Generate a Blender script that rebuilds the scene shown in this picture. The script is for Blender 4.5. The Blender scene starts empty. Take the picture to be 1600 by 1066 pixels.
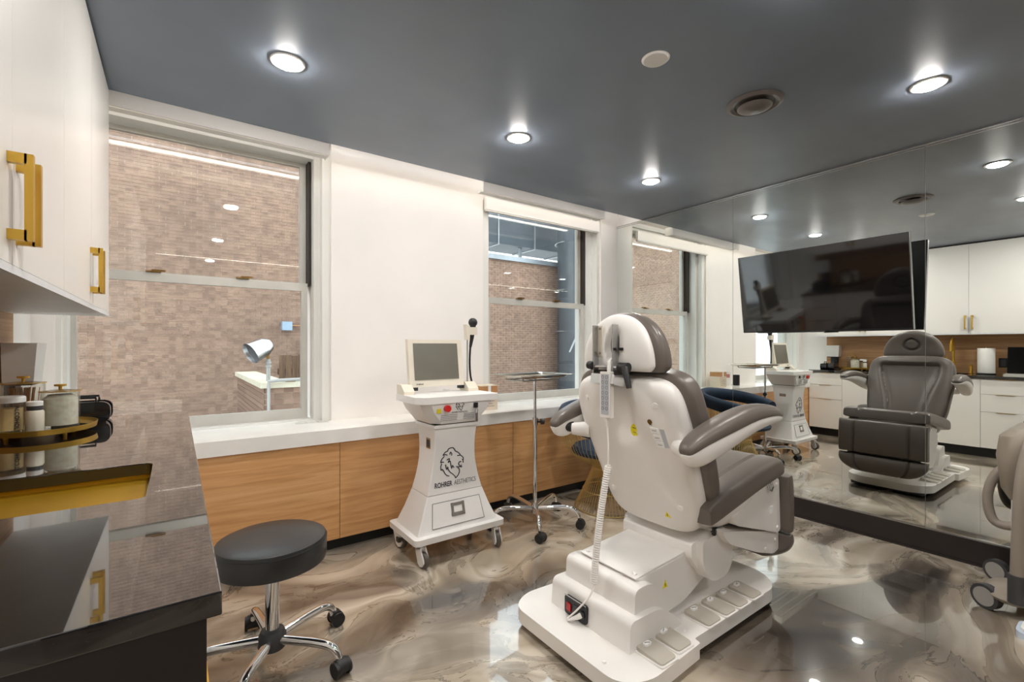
import bpy, bmesh, math, random
from mathutils import Vector, Matrix
from mathutils.bvhtree import BVHTree
random.seed(7)
PI = math.pi
C = bpy.context.scene.collection
scn = bpy.context.scene

# ------------------------------------------------------------------ camera, sky, exposure
cam_d = bpy.data.cameras.new('camera'); cam = bpy.data.objects.new('camera', cam_d); C.objects.link(cam)
cam.location = (0, 0, 1.392)
cam.rotation_euler = (PI/2, 0, -math.radians(35.855))
cam_d.sensor_width = 36; cam_d.lens = 726.96/1600*36
cam_d.shift_y = 8.3/1600
cam_d.clip_start = .02; cam_d.clip_end = 200
scn.camera = cam
w = bpy.data.worlds.new('sky'); scn.world = w; w.use_nodes = True
nt = w.node_tree; bg = nt.nodes['Background']
tc = nt.nodes.new('ShaderNodeTexCoord'); sp = nt.nodes.new('ShaderNodeSeparateXYZ'); rp = nt.nodes.new('ShaderNodeValToRGB')
nt.links.new(tc.outputs['Generated'], sp.inputs[0]); nt.links.new(sp.outputs['Z'], rp.inputs[0]); nt.links.new(rp.outputs[0], bg.inputs['Color'])
rp.color_ramp.elements[0].color = (.90, .95, 1, 1); rp.color_ramp.elements[1].color = (.82, .91, 1, 1)
bg.inputs['Strength'].default_value = 2.5
scn.view_settings.view_transform = 'Standard'; scn.view_settings.look = 'None'
scn.view_settings.gamma = 1; scn.view_settings.use_curve_mapping = False
scn.view_settings.exposure = 0.72
LAMP = 262.0
try:
    scn.cycles.max_bounces = 12; scn.cycles.glossy_bounces = 8; scn.cycles.diffuse_bounces = 6
    scn.cycles.transparent_max_bounces = 24; scn.cycles.sample_clamp_indirect = 8
    scn.cycles.use_denoising = True; scn.cycles.caustics_reflective = False; scn.cycles.caustics_refractive = False
except Exception: pass

# ------------------------------------------------------------------ materials
def lin(c):
    if isinstance(c, str):
        c = [int(c[i:i+2], 16)/255 for i in (0, 2, 4)]
        c = [x/12.92 if x <= .04045 else ((x+.055)/1.055)**2.4 for x in c]
    return (*c, 1)
def mat(name, color, rough=.5, metal=0, coat=0, spec=.5, emit=None, es=0, noise=None, bump=None):
    m = bpy.data.materials.new(name); m.use_nodes = True; n = m.node_tree; b = n.nodes['Principled BSDF']
    b.inputs['Base Color'].default_value = lin(color); b.inputs['Roughness'].default_value = rough
    b.inputs['Metallic'].default_value = metal; b.inputs['Coat Weight'].default_value = coat
    b.inputs['Coat Roughness'].default_value = .03; b.inputs['Specular IOR Level'].default_value = spec
    if emit is not None:
        b.inputs['Emission Color'].default_value = lin(emit); b.inputs['Emission Strength'].default_value = es
    t = n.nodes.new('ShaderNodeTexCoord')
    sc, amt = noise if noise else (6, .05)
    nz = n.nodes.new('ShaderNodeTexNoise'); nz.inputs['Scale'].default_value = sc; nz.inputs['Detail'].default_value = 4
    n.links.new(t.outputs['Object'], nz.inputs['Vector'])
    r = n.nodes.new('ShaderNodeValToRGB'); c = lin(color)
    r.color_ramp.elements[0].position = .3; r.color_ramp.elements[1].position = .7
    r.color_ramp.elements[0].color = (*[x*(1-amt) for x in c[:3]], 1); r.color_ramp.elements[1].color = (*[min(1, x*(1+amt)) for x in c[:3]], 1)
    n.links.new(nz.outputs['Fac'], r.inputs[0]); n.links.new(r.outputs[0], b.inputs['Base Color'])
    if bump:
        z2 = n.nodes.new('ShaderNodeTexNoise'); z2.inputs['Scale'].default_value = bump[0]; z2.inputs['Detail'].default_value = 3
        n.links.new(t.outputs['Object'], z2.inputs['Vector'])
        bp = n.nodes.new('ShaderNodeBump'); bp.inputs['Strength'].default_value = bump[1]; bp.inputs['Distance'].default_value = .002
        n.links.new(z2.outputs['Fac'], bp.inputs['Height']); n.links.new(bp.outputs[0], b.inputs['Normal'])
    return m
def wood(name, stops, scale=(1.2, 1.2, 26), rough=.42):
    m = bpy.data.materials.new(name); m.use_nodes = True; n = m.node_tree; b = n.nodes['Principled BSDF']
    t = n.nodes.new('ShaderNodeTexCoord'); mp = n.nodes.new('ShaderNodeMapping'); mp.inputs['Scale'].default_value = scale
    n.links.new(t.outputs['Object'], mp.inputs[0])
    wz = n.nodes.new('ShaderNodeTexNoise'); wz.inputs['Scale'].default_value = .7; wz.inputs['Detail'].default_value = 2
    n.links.new(t.outputs['Object'], wz.inputs['Vector'])
    mx = n.nodes.new('ShaderNodeMixRGB'); mx.blend_type = 'ADD'; mx.inputs[0].default_value = 1.0
    n.links.new(mp.outputs[0], mx.inputs[1]); n.links.new(wz.outputs['Color'], mx.inputs[2])
    z = n.nodes.new('ShaderNodeTexNoise'); z.inputs['Scale'].default_value = 1.3; z.inputs['Detail'].default_value = 8; z.inputs['Roughness'].default_value = .62; z.inputs['Distortion'].default_value = .6
    n.links.new(mx.outputs[0], z.inputs['Vector'])
    r = n.nodes.new('ShaderNodeValToRGB'); e = r.color_ramp.elements
    e[0].position, e[0].color = .28, lin(stops[0]); e[1].position, e[1].color = .72, lin(stops[2])
    k = e.new(.5); k.color = lin(stops[1])
    n.links.new(z.outputs['Fac'], r.inputs[0]); n.links.new(r.outputs[0], b.inputs['Base Color'])
    b.inputs['Roughness'].default_value = rough
    return m
M = {}
M['wall'] = mat('white_paint', 'f2eeea', .55, noise=(3, .015), bump=(60, .15))
M['white_metal'] = mat('window_white', 'e6e5e0', .35, noise=(3, .02))
M['lam'] = mat('white_laminate', 'efece7', .28, noise=(2, .015))
M['quartz'] = mat('white_quartz', 'efede9', .2, noise=(5, .05))
M['black'] = mat('black_plastic', '16171a', .4)
M['caseblack'] = mat('case_gloss_black', '1b1c20', .18, coat=.6)
M['kick'] = mat('black_kick', '0b0a0a', .5)
M['board'] = mat('dark_brown_board', '241d1a', .45, noise=(8, .15))
M['panel_dark'] = mat('dark_end_panel', '1f1815', .5, noise=(10, .1))
M['oak'] = wood('oak_laminate', ('b98552', 'd09d68', 'deb17f'), (1.1, 1.1, 22))
M['oak2'] = wood('oak_backsplash', ('9c7550', 'b98d60', 'cda478'), (1.1, 1.1, 30))
M['plastic'] = mat('chair_white_plastic', 'ece9e5', .38, noise=(2, .02))
M['cartw'] = mat('cart_white', 'ebe9e7', .33, noise=(2, .02))
M['bezel'] = mat('monitor_bezel', 'e0d8c8', .4)
M['leather'] = mat('taupe_leather', '675f59', .33, noise=(5, .06), bump=(220, .25))
M['blackleather'] = mat('charcoal_leather', '242324', .33, noise=(5, .06), bump=(220, .2))
M['chrome'] = mat('chrome', 'e8e8ea', .07, 1)
M['steel'] = mat('steel', 'b9b9ba', .25, 1)
M['gold'] = mat('brushed_gold', 'd4aa4a', .36, .9)
M['goldb'] = mat('gold_basin', 'c4981f', .45, .75)
M['goldwire'] = mat('gold_wire', 'e8d294', .36, 1)
M['navy'] = mat('navy_velvet', '22344a', .75, noise=(6, .2))
M['rubber'] = mat('black_rubber', '1c1b1c', .5)
M['grey'] = mat('grey_plastic', '9a9894', .4)
M['greywheel'] = mat('grey_tyre', '5b554f', .5)
M['lightgrey'] = mat('pedal_grey', 'b9b3a8', .35, bump=(40, .2))
M['keypad'] = mat('keypad_grey', 'b9bcc2', .4)
M['print'] = mat('print_navy', '30323f', .6)
M['printgrey'] = mat('print_grey', '55555c', .6)
M['red'] = mat('red_button', 'c8201e', .35)
M['redlit'] = mat('red_switch', 'b3121c', .25)
M['yellow'] = mat('yellow_sticker', 'e3d414', .5)
M['label'] = mat('white_label', 'f4f4f4', .5)
M['screen'] = mat('grey_screen', '6f6c62', .25)
M['tv'] = mat('tv_screen', '0c0b0c', .05, spec=.8)
M['greydark'] = mat('dark_grey', '3c3c3e', .5)
M['taupe'] = mat('taupe_shell', '8f8578', .38)
M['hose'] = mat('hose_taupe', '8f857a', .55)
M['card'] = mat('cardboard', 'bd8a5a', .8, noise=(20, .08))
M['cream'] = mat('cream_box', 'dccdb8', .7)
M['paper'] = mat('paper_white', 'f3f1ec', .9)
M['alu'] = mat('window_aluminium', 'cfcdc6', .35, .2)
M['track'] = mat('track_dark', '2e241c', .6)
M['latch'] = mat('bronze_latch', '7d5f34', .35, .8)
M['concrete'] = mat('coping_stone', 'c9c1ac', .8, noise=(5, .12))
M['galv'] = mat('galvanised_duct', '3f464c', .7, .0, noise=(2.5, .18))
M['flash'] = mat('flashing', '8f9498', .4, .5, noise=(2, .2))
M['fence'] = wood('old_fence', ('3a2a1e', '5e4532', '7a6048'), (20, 20, 1.5), .8)
M['mortar'] = mat('mortar', 'bda78f', .9, noise=(5, .1))
M['ground'] = mat('roof_felt', '55504c', .9)
M['amber'] = mat('amber_liquid', 'ecd09a', .2)
M['cotton'] = mat('cotton', 'fdf3df', .8, noise=(40, .2))
M['stick'] = mat('wood_stick', 'b9854c', .6)
M['frost'] = mat('frosted_bottle', 'd9d2bf', .3)
M['ventm'] = mat('vent_dark', '6b645f', .35)
M['ledw'] = mat('disc_white', 'f3f2ee', .4)
M['tray'] = mat('tray_metal', 'bfb9ad', .18, 1)
M['taupegrey'] = mat('machine_body', 'b3a99d', .4)
# brick: per-piece colour variation from object position
def brickmat():
    m = bpy.data.materials.new('brick'); m.use_nodes = True; n = m.node_tree; b = n.nodes['Principled BSDF']
    g = n.nodes.new('ShaderNodeNewGeometry'); sn = n.nodes.new('ShaderNodeVectorMath'); sn.operation = 'SNAP'; sn.inputs[1].default_value = (.12, 9, .0756)
    wn = n.nodes.new('ShaderNodeTexWhiteNoise'); r = n.nodes.new('ShaderNodeValToRGB')
    n.links.new(g.outputs['Position'], sn.inputs[0]); n.links.new(sn.outputs[0], wn.inputs[0]); n.links.new(wn.outputs['Value'], r.inputs[0])
    r.color_ramp.elements[0].color = lin('7d6253'); r.color_ramp.elements[1].color = lin('9c7e6b')
    nz = n.nodes.new('ShaderNodeTexNoise'); nz.inputs['Scale'].default_value = .5; nz.inputs['Detail'].default_value = 5
    n.links.new(g.outputs['Position'], nz.inputs['Vector'])
    mx = n.nodes.new('ShaderNodeMixRGB'); mx.blend_type = 'MULTIPLY'; mx.inputs[0].default_value = .6
    r2 = n.nodes.new('ShaderNodeValToRGB'); r2.color_ramp.elements[0].position = .3; r2.color_ramp.elements[1].position = .7
    r2.color_ramp.elements[0].color = (.6, .6, .6, 1)
    n.links.new(nz.outputs['Fac'], r2.inputs[0]); n.links.new(r.outputs[0], mx.inputs[1]); n.links.new(r2.outputs[0], mx.inputs[2])
    n.links.new(mx.outputs[0], b.inputs['Base Color']); b.inputs['Roughness'].default_value = .9
    return m
M['brick'] = brickmat()
def glassmat(name, tint=(1, 1, 1), dust=.03, f0=.04):
    m = bpy.data.materials.new(name); m.use_nodes = True; n = m.node_tree
    for x in list(n.nodes): n.nodes.remove(x)
    o = n.nodes.new('ShaderNodeOutputMaterial'); tr = n.nodes.new('ShaderNodeBsdfTransparent'); gl = n.nodes.new('ShaderNodeBsdfGlossy')
    tr.inputs[0].default_value = (*tint, 1); gl.inputs['Roughness'].default_value = .0
    lw = n.nodes.new('ShaderNodeLayerWeight'); lw.inputs['Blend'].default_value = .5
    p = n.nodes.new('ShaderNodeMath'); p.operation = 'POWER'; p.inputs[1].default_value = 5
    n.links.new(lw.outputs['Facing'], p.inputs[0])
    a = n.nodes.new('ShaderNodeMath'); a.operation = 'MULTIPLY_ADD'; a.inputs[1].default_value = 1-f0; a.inputs[2].default_value = f0
    n.links.new(p.outputs[0], a.inputs[0])
    mx = n.nodes.new('ShaderNodeMixShader'); n.links.new(a.outputs[0], mx.inputs[0]); n.links.new(tr.outputs[0], mx.inputs[1]); n.links.new(gl.outputs[0], mx.inputs[2])
    df = n.nodes.new('ShaderNodeBsdfDiffuse'); df.inputs[0].default_value = (.8, .82, .85, 1)
    t = n.nodes.new('ShaderNodeTexCoord'); nz = n.nodes.new('ShaderNodeTexNoise'); nz.inputs['Scale'].default_value = 5; nz.inputs['Detail'].default_value = 6
    n.links.new(t.outputs['Object'], nz.inputs['Vector'])
    ml = n.nodes.new('ShaderNodeMath'); ml.operation = 'MULTIPLY'; ml.inputs[1].default_value = dust; n.links.new(nz.outputs['Fac'], ml.inputs[0])
    m2 = n.nodes.new('ShaderNodeMixShader'); n.links.new(ml.outputs[0], m2.inputs[0]); n.links.new(mx.outputs[0], m2.inputs[1]); n.links.new(df.outputs[0], m2.inputs[2])
    n.links.new(m2.outputs[0], o.inputs[0]); return m
M['glass'] = glassmat('window_glass', (.97, .985, .98), .012)
M['jarglass'] = glassmat('jar_glass', (.95, .95, .93), .02, .05)
def mirrormat():
    m = mat('mirror_silver', 'e2e6e2', 0, 1); n = m.node_tree
    b = n.nodes['Principled BSDF']
    for l in list(n.links):
        if l.to_socket == b.inputs['Base Color']: n.links.remove(l)
    b.inputs['Base Color'].default_value = (.86, .89, .86, 1); b.inputs['Roughness'].default_value = 0
    return m
M['mirror'] = mirrormat()
def emis(name, col, s):
    m = bpy.data.materials.new(name); m.use_nodes = True; n = m.node_tree
    for x in list(n.nodes): n.nodes.remove(x)
    o = n.nodes.new('ShaderNodeOutputMaterial'); e = n.nodes.new('ShaderNodeEmission'); e.inputs[0].default_value = (*col, 1); e.inputs[1].default_value = s
    n.links.new(e.outputs[0], o.inputs[0]); return m
M['lamp'] = emis('lamp_glow', (1, .96, .91), LAMP)
M['led'] = emis('led_glow', (1, .90, .78), 8)
def floormat():
    m = bpy.data.materials.new('marbled_epoxy'); m.use_nodes = True; n = m.node_tree; b = n.nodes['Principled BSDF']; L = n.links
    t = n.nodes.new('ShaderNodeTexCoord')
    mp = n.nodes.new('ShaderNodeMapping'); mp.inputs['Rotation'].default_value = (0, 0, .5); mp.inputs['Scale'].default_value = (.48, .72, 1); L.new(t.outputs['Object'], mp.inputs[0])
    def N(sc, det, dist=0, rough=.5):
        z = n.nodes.new('ShaderNodeTexNoise'); z.inputs['Scale'].default_value = sc; z.inputs['Detail'].default_value = det; z.inputs['Distortion'].default_value = dist; z.inputs['Roughness'].default_value = rough; return z
    def warp(src, sc, amt, det=2):
        z = N(sc, det); L.new(src, z.inputs['Vector'])
        s1 = n.nodes.new('ShaderNodeVectorMath'); s1.operation = 'SUBTRACT'; s1.inputs[1].default_value = (.5, .5, .5); L.new(z.outputs['Color'], s1.inputs[0])
        s2 = n.nodes.new('ShaderNodeVectorMath'); s2.operation = 'SCALE'; s2.inputs['Scale'].default_value = amt; L.new(s1.outputs[0], s2.inputs[0])
        s3 = n.nodes.new('ShaderNodeVectorMath'); s3.operation = 'ADD'; L.new(src, s3.inputs[0]); L.new(s2.outputs[0], s3.inputs[1]); return s3.outputs[0]
    q = warp(mp.outputs[0], .9, 1.7); q = warp(q, 2.4, .35); 
    z1 = N(1.25, 3, .3, .45); L.new(q, z1.inputs['Vector'])
    r = n.nodes.new('ShaderNodeValToRGB'); e = r.color_ramp.elements
    e[0].position, e[0].color = .345, lin('37302b'); e[1].position, e[1].color = .70, lin('94897c')
    for p, c in ((.40, '746a5e'), (.445, 'a09484'), (.485, 'bfb4a3'), (.52, 'a99d8b'), (.555, 'cfc6b7'), (.595, 'b3a899'), (.645, '7b7167')):
        k = e.new(p); k.color = lin(c)
    L.new(z1.outputs['Fac'], r.inputs[0])
    # fine swirling strands
    z2 = N(3.2, 5, 1.2, .6); L.new(q, z2.inputs['Vector'])
    r2 = n.nodes.new('ShaderNodeValToRGB'); e = r2.color_ramp.elements
    e[0].position, e[0].color = .40, (.62, .60, .58, 1); e[1].position, e[1].color = .60, (1.12, 1.1, 1.08, 1)
    k = e.new(.488); k.color = (.82, .80, .78, 1); k = e.new(.5); k.color = (.36, .33, .31, 1); k = e.new(.507); k.color = (1, .98, .95, 1)
    L.new(z2.outputs['Fac'], r2.inputs[0])
    mx = n.nodes.new('ShaderNodeMixRGB'); mx.blend_type = 'MULTIPLY'; mx.inputs[0].default_value = 1.0
    L.new(r.outputs[0], mx.inputs[1]); L.new(r2.outputs[0], mx.inputs[2]); L.new(mx.outputs[0], b.inputs['Base Color'])
    b.inputs['Roughness'].default_value = .16; b.inputs['Specular IOR Level'].default_value = .7
    b.inputs['Coat Weight'].default_value = 1; b.inputs['Coat Roughness'].default_value = .015; b.inputs['Coat IOR'].default_value = 1.6
    return m
M['floor'] = floormat()
def granite():
    m = bpy.data.materials.new('black_granite'); m.use_nodes = True; n = m.node_tree; b = n.nodes['Principled BSDF']; L = n.links
    t = n.nodes.new('ShaderNodeTexCoord'); v = n.nodes.new('ShaderNodeTexVoronoi'); v.inputs['Scale'].default_value = 170; L.new(t.outputs['Object'], v.inputs['Vector'])
    r = n.nodes.new('ShaderNodeValToRGB'); e = r.color_ramp.elements
    e[0].position, e[0].color = .0, lin('8f949c'); e[1].position, e[1].color = .075, lin('101013')
    nz = n.nodes.new('ShaderNodeTexNoise'); nz.inputs['Scale'].default_value = 40; nz.inputs['Detail'].default_value = 4; L.new(t.outputs['Object'], nz.inputs['Vector'])
    r3 = n.nodes.new('ShaderNodeValToRGB'); r3.color_ramp.elements[0].position = .45; r3.color_ramp.elements[0].color = lin('0f0f11'); r3.color_ramp.elements[1].position = .7; r3.color_ramp.elements[1].color = lin('1c1d20')
    L.new(nz.outputs['Fac'], r3.inputs[0]); L.new(v.outputs['Distance'], r.inputs[0])
    mx = n.nodes.new('ShaderNodeMixRGB'); mx.blend_type = 'LIGHTEN'; mx.inputs[0].default_value = 1; L.new(r.outputs[0], mx.inputs[1]); L.new(r3.outputs[0], mx.inputs[2])
    L.new(mx.outputs[0], b.inputs['Base Color']); b.inputs['Roughness'].default_value = .05
    b.inputs['Coat Weight'].default_value = 1; b.inputs['Coat Roughness'].default_value = .01; b.inputs['Coat IOR'].default_value = 1.7
    return m
M['granite'] = granite()
def ceilmat():
    m = mat('slate_ceiling', '808a98', .3, noise=(1.1, .12)); n = m.node_tree; b = n.nodes['Principled BSDF']
    t = n.nodes.new('ShaderNodeTexCoord'); mp = n.nodes.new('ShaderNodeMapping'); mp.inputs['Scale'].default_value = (1.2, 4, 1); mp.inputs['Rotation'].default_value = (0, 0, .6)
    n.links.new(t.outputs['Object'], mp.inputs[0]); z = n.nodes.new('ShaderNodeTexNoise'); z.inputs['Scale'].default_value = 1.5; z.inputs['Detail'].default_value = 1
    n.links.new(mp.outputs[0], z.inputs['Vector']); mr = n.nodes.new('ShaderNodeMapRange'); mr.inputs['To Min'].default_value = .30; mr.inputs['To Max'].default_value = .42
    n.links.new(z.outputs['Fac'], mr.inputs[0]); n.links.new(mr.outputs[0], b.inputs['Roughness'])
    return m
M['ceiling'] = ceilmat()

# ------------------------------------------------------------------ geometry helpers
SC = 1.0
class B:
    def __init__(s): s.bm = bmesh.new(); s.sc = SC
    def _bev(s, geom_v, bevel, seg=2, ang=.5):
        if bevel <= 0: return
        vs = set(geom_v); es = [e for e in s.bm.edges if e.verts[0] in vs and e.verts[1] in vs]
        sel = []
        for e in es:
            if len(e.link_faces) == 2 and e.calc_face_angle(0) > ang: sel.append(e)
        bmesh.ops.bevel(s.bm, geom=sel, offset=bevel, segments=seg, profile=.5, affect='EDGES', clamp_overlap=True)
    def box(s, x0, x1, y0, y1, z0, z1, bevel=0, seg=2):
        v = [s.bm.verts.new((x, y, z)) for z in (z0, z1) for x, y in ((x0, y0), (x1, y0), (x1, y1), (x0, y1))]
        for f in ((3, 2, 1, 0), (4, 5, 6, 7), (0, 1, 5, 4), (1, 2, 6, 5), (2, 3, 7, 6), (3, 0, 4, 7)): s.bm.faces.new([v[i] for i in f])
        s._bev(v, bevel, seg); return s
    def hexa(s, pts, bevel=0, seg=2):   # 8 points: bottom 4 ccw, top 4 ccw
        v = [s.bm.verts.new(p) for p in pts]
        for f in ((3, 2, 1, 0), (4, 5, 6, 7), (0, 1, 5, 4), (1, 2, 6, 5), (2, 3, 7, 6), (3, 0, 4, 7)): s.bm.faces.new([v[i] for i in f])
        s._bev(v, bevel, seg); return s
    def prism(s, pts, ax, a, b, bevel=0, seg=2, ang=.5):
        def P(p, t):
            return {'x': (t, p[0], p[1]), 'y': (p[0], t, p[1]), 'z': (p[0], p[1], t)}[ax]
        A = [s.bm.verts.new(P(p, a)) for p in pts]; D = [s.bm.verts.new(P(p, b)) for p in pts]; n = len(pts)
        s.bm.faces.new(A[::-1]); s.bm.faces.new(D)
        for i in range(n): s.bm.faces.new([A[i], A[(i+1) % n], D[(i+1) % n], D[i]])
        s._bev(A+D, bevel, seg, ang); return s
    def rings(s, rings, cap=True, closed=False):
        R = [[s.bm.verts.new(p) for p in r] for r in rings]; n = len(R[0])
        m = len(R)
        for i in range(m if closed else m-1):
            for j in range(n):
                a, b = R[i], R[(i+1) % m]
                s.bm.faces.new([a[j], a[(j+1) % n], b[(j+1) % n], b[j]])
        if cap and not closed:
            s.bm.faces.new(R[0][::-1]); s.bm.faces.new(R[-1])
        return s
    def tube(s, pts, r, seg=8, closed=False, cap=True):
        P = [Vector(p) for p in pts]; n = len(P); rr = r if isinstance(r, (list, tuple)) else [r]*n
        T = []
        for i in range(n):
            a = P[(i-1) % n] if (closed or i > 0) else P[i]; b = P[(i+1) % n] if (closed or i < n-1) else P[i]
            T.append((b-a).normalized())
        u = T[0].orthogonal().normalized(); R = []
        for i in range(n):
            u = (u - T[i]*u.dot(T[i])); u = u.normalized() if u.length > 1e-6 else T[i].orthogonal().normalized()
            v = T[i].cross(u)
            R.append([P[i]+(u*math.cos(2*PI*k/seg)+v*math.sin(2*PI*k/seg))*rr[i] for k in range(seg)])
        return s.rings(R, cap, closed)
    def cyl(s, p0, p1, r, r2=None, seg=20, bevel=0):
        n0 = len(s.bm.verts); s.tube([p0, p1], [r, r if r2 is None else r2], seg)
        if bevel: s.bm.verts.ensure_lookup_table(); s._bev(s.bm.verts[n0:], bevel, 2, .9)
        return s
    def lathe(s, prof, c=(0, 0, 0), seg=32, sx=1, sy=1):   # prof: (r,z)
        R = []
        for r, z in prof: R.append([(c[0]+sx*r*math.cos(2*PI*k/seg), c[1]+sy*r*math.sin(2*PI*k/seg), c[2]+z) for k in range(seg)])
        return s.rings(R, True)
    def ellipsoid(s, c, rx, ry, rz, seg=16, ring=8):
        prof = []
        R = []
        for i in range(1, ring):
            a = -PI/2+PI*i/ring
            R.append([(c[0]+rx*math.cos(a)*math.cos(2*PI*k/seg), c[1]+ry*math.cos(a)*math.sin(2*PI*k/seg), c[2]+rz*math.sin(a)) for k in range(seg)])
        return s.rings(R, True)
    def pad(s, spine, W, tf, tb, cy=0, side=1, n=6, m=6, q=0, rf=None, rb=None, ns=26, nt=26, yc=None):
        sp = smooth(spine, 60); Ls = [0]
        for i in range(1, len(sp)): Ls.append(Ls[-1]+math.dist(sp[i], sp[i-1]))
        def at(t):
            d = t*Ls[-1]
            for i in range(1, len(sp)):
                if Ls[i] >= d or i == len(sp)-1:
                    f = (d-Ls[i-1])/max(1e-9, Ls[i]-Ls[i-1]); a, b = sp[i-1], sp[i]
                    tx, tz = b[0]-a[0], b[1]-a[1]; l = math.hypot(tx, tz)
                    return a[0]+(b[0]-a[0])*f, a[1]+(b[1]-a[1])*f, tz/l*side, -tx/l*side
        F = []; K = []
        for i in range(ns+1):
            S = .5-.5*math.cos(PI*i/ns); x, z, nx, nz = at(S)
            ww = W(S) if callable(W) else W
            if q: ww *= max(0, 1-abs(2*S-1)**q)**(1/q)
            es = max(0, 1-abs(2*S-1)**m)**(1/m); fr = []; kr = []
            for j in range(nt+1):
                t = -math.cos(PI*j/nt); e = es*max(0, 1-abs(t)**n)**(1/n)
                y = cy+t*ww+(yc(S) if yc else 0)
                TF = tf(S) if callable(tf) else tf; TB = tb(S) if callable(tb) else tb
                a = TF*e-(rf(S, t)*min(1, e*2) if rf else 0); b = TB*e-(rb(S, t)*min(1, e*2) if rb else 0)
                fr.append(s.bm.verts.new((x+nx*a, y, z+nz*a)))
                kr.append(fr[-1] if (e < 1e-6) else s.bm.verts.new((x-nx*b, y, z-nz*b)))
            F.append(fr); K.append(kr)
        for i in range(ns):
            for j in range(nt):
                for G, rev in ((F, False), (K, True)):
                    f = [G[i][j], G[i][j+1], G[i+1][j+1], G[i+1][j]]
                    if rev: f = f[::-1]
                    f2 = []
                    for v in f:
                        if v not in f2: f2.append(v)
                    if len(f2) >= 3:
                        try: s.bm.faces.new(f2)
                        except ValueError: pass
        return s
    def build(s, name, m, parent=None, smooth_=True, ang=35, local=False, weld=1e-5):
        bm = s.bm
        bmesh.ops.remove_doubles(bm, verts=bm.verts, dist=weld)
        bmesh.ops.recalc_face_normals(bm, faces=bm.faces)
        off = Vector((0, 0, 0))
        if parent is not None and not local:
            p = parent
            while p is not None: off += p.location; p = p.parent
        for v in bm.verts: v.co = v.co*s.sc - off
        me = bpy.data.meshes.new(name); bm.to_mesh(me); bm.free()
        me.materials.append(m)
        if smooth_:
            for p in me.polygons: p.use_smooth = True
            me.set_sharp_from_angle(angle=math.radians(ang))
        o = bpy.data.objects.new(name, me); C.objects.link(o)
        if parent is not None: o.parent = parent
        return o
def smooth(pts, n):
    P = [tuple(p) for p in pts]
    if len(P) == 2: return [tuple(P[0][k]+(P[1][k]-P[0][k])*i/n for k in range(len(P[0]))) for i in range(n+1)]
    out = []; m = len(P)-1; per = max(2, n//m)
    for i in range(m):
        a = P[max(0, i-1)]; b = P[i]; c = P[i+1]; d = P[min(m, i+2)]
        for k in range(per):
            t = k/per
            out.append(tuple(.5*((2*b[j])+(-a[j]+c[j])*t+(2*a[j]-5*b[j]+4*c[j]-d[j])*t*t+(-a[j]+3*b[j]-3*c[j]+d[j])*t**3) for j in range(len(b))))
    out.append(P[-1]); return out
def rounded(pts, r, n=5):
    out = []; N = len(pts)
    for i in range(N):
        p = Vector(pts[i]); a = Vector(pts[i-1]); b = Vector(pts[(i+1) % N]); rr = r[i] if isinstance(r, (list, tuple)) else r
        d1 = (a-p); d2 = (b-p); rr = min(rr, d1.length*.49, d2.length*.49)
        if rr <= 0: out.append(tuple(p)); continue
        s0 = p+d1.normalized()*rr; s1 = p+d2.normalized()*rr
        for k in range(n+1):
            t = k/n; out.append(tuple(s0*(1-t)**2+p*2*t*(1-t)+s1*t*t))
    return out
def tag(o, label=None, cat=None, group=None, kind=None):
    if label: o['label'] = label
    if cat: o['category'] = cat
    if group: o['group'] = group
    if kind: o['kind'] = kind
    return o
def empty(name, loc, label=None, cat=None, group=None, kind=None):
    o = bpy.data.objects.new(name, None); C.objects.link(o); o.location = Vector(loc)*SC; o.empty_display_size = .1
    return tag(o, label, cat, group, kind)
def struct(o): o['kind'] = 'structure'; return o
def stuff(o): o['kind'] = 'stuff'; return o
def copy_child(o, parent, loc=None, rz=None):
    c = o.copy(); C.objects.link(c); c.parent = parent
    if loc is not None: c.location = loc
    if rz is not None: c.rotation_euler = (0, 0, rz)
    for ch in list(o.children):
        if ch is not c: copy_child(ch, c)
    return c
def text(body, size, mt, parent, loc, rot, name='lettering', bold=0, ext=.0004, sx=1):
    cu = bpy.data.curves.new(name, 'FONT'); cu.body = body; cu.size = size; cu.extrude = ext; cu.offset = bold; cu.align_x = 'CENTER'; cu.align_y = 'CENTER'
    cu.materials.append(mt); o = bpy.data.objects.new(name, cu); C.objects.link(o)
    off = Vector((0, 0, 0)); p = parent
    while p is not None: off += p.location; p = p.parent
    o.parent = parent; o.location = Vector(loc)-off; o.rotation_euler = rot; o.scale = (sx, 1, 1)
    me = bpy.data.meshes.new_from_object(o); m_ = bpy.data.objects.new(name, me); C.objects.link(m_)
    m_.parent = parent; m_.location = o.location; m_.rotation_euler = rot; m_.scale = (sx, 1, 1)
    bpy.data.objects.remove(o); stuff(m_); return m_

# ------------------------------------------------------------------ room shell
WX, MX, DY, WY, CZ = -.65, 4.119, 3.288, 3.64, 2.77
BY = -2.3
struct(B().box(WX-.1, 4.3, BY-.1, WY+.35, -.1, 0).build('floor', M['floor']))
struct(B().box(WX-.1, 4.3, BY-.1, DY, CZ, CZ+.12).build('ceiling', M['ceiling']))
struct(B().box(WX-.1, 4.3, DY, WY+.35, 2.95, 3.05).build('trim_1', M['wall']))
struct(B().box(WX-.12, WX, BY-.1, WY+.35, 0, 3.05).build('wall_left', M['wall']))
struct(B().box(MX+.012, MX+.14, BY-.1, WY+.35, 0, 3.05).build('wall_right', M['wall']))
struct(B().box(WX-.1, 4.3, BY-.12, BY, 0, 3.05).build('wall_front', mat('light_cut_taupe', '4f463e', .6)))  # unseen wall, coloured dark to cut its reflections and fill light
OP = [(-.555, .95), (2.30, 3.86)]
b = B()
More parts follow.
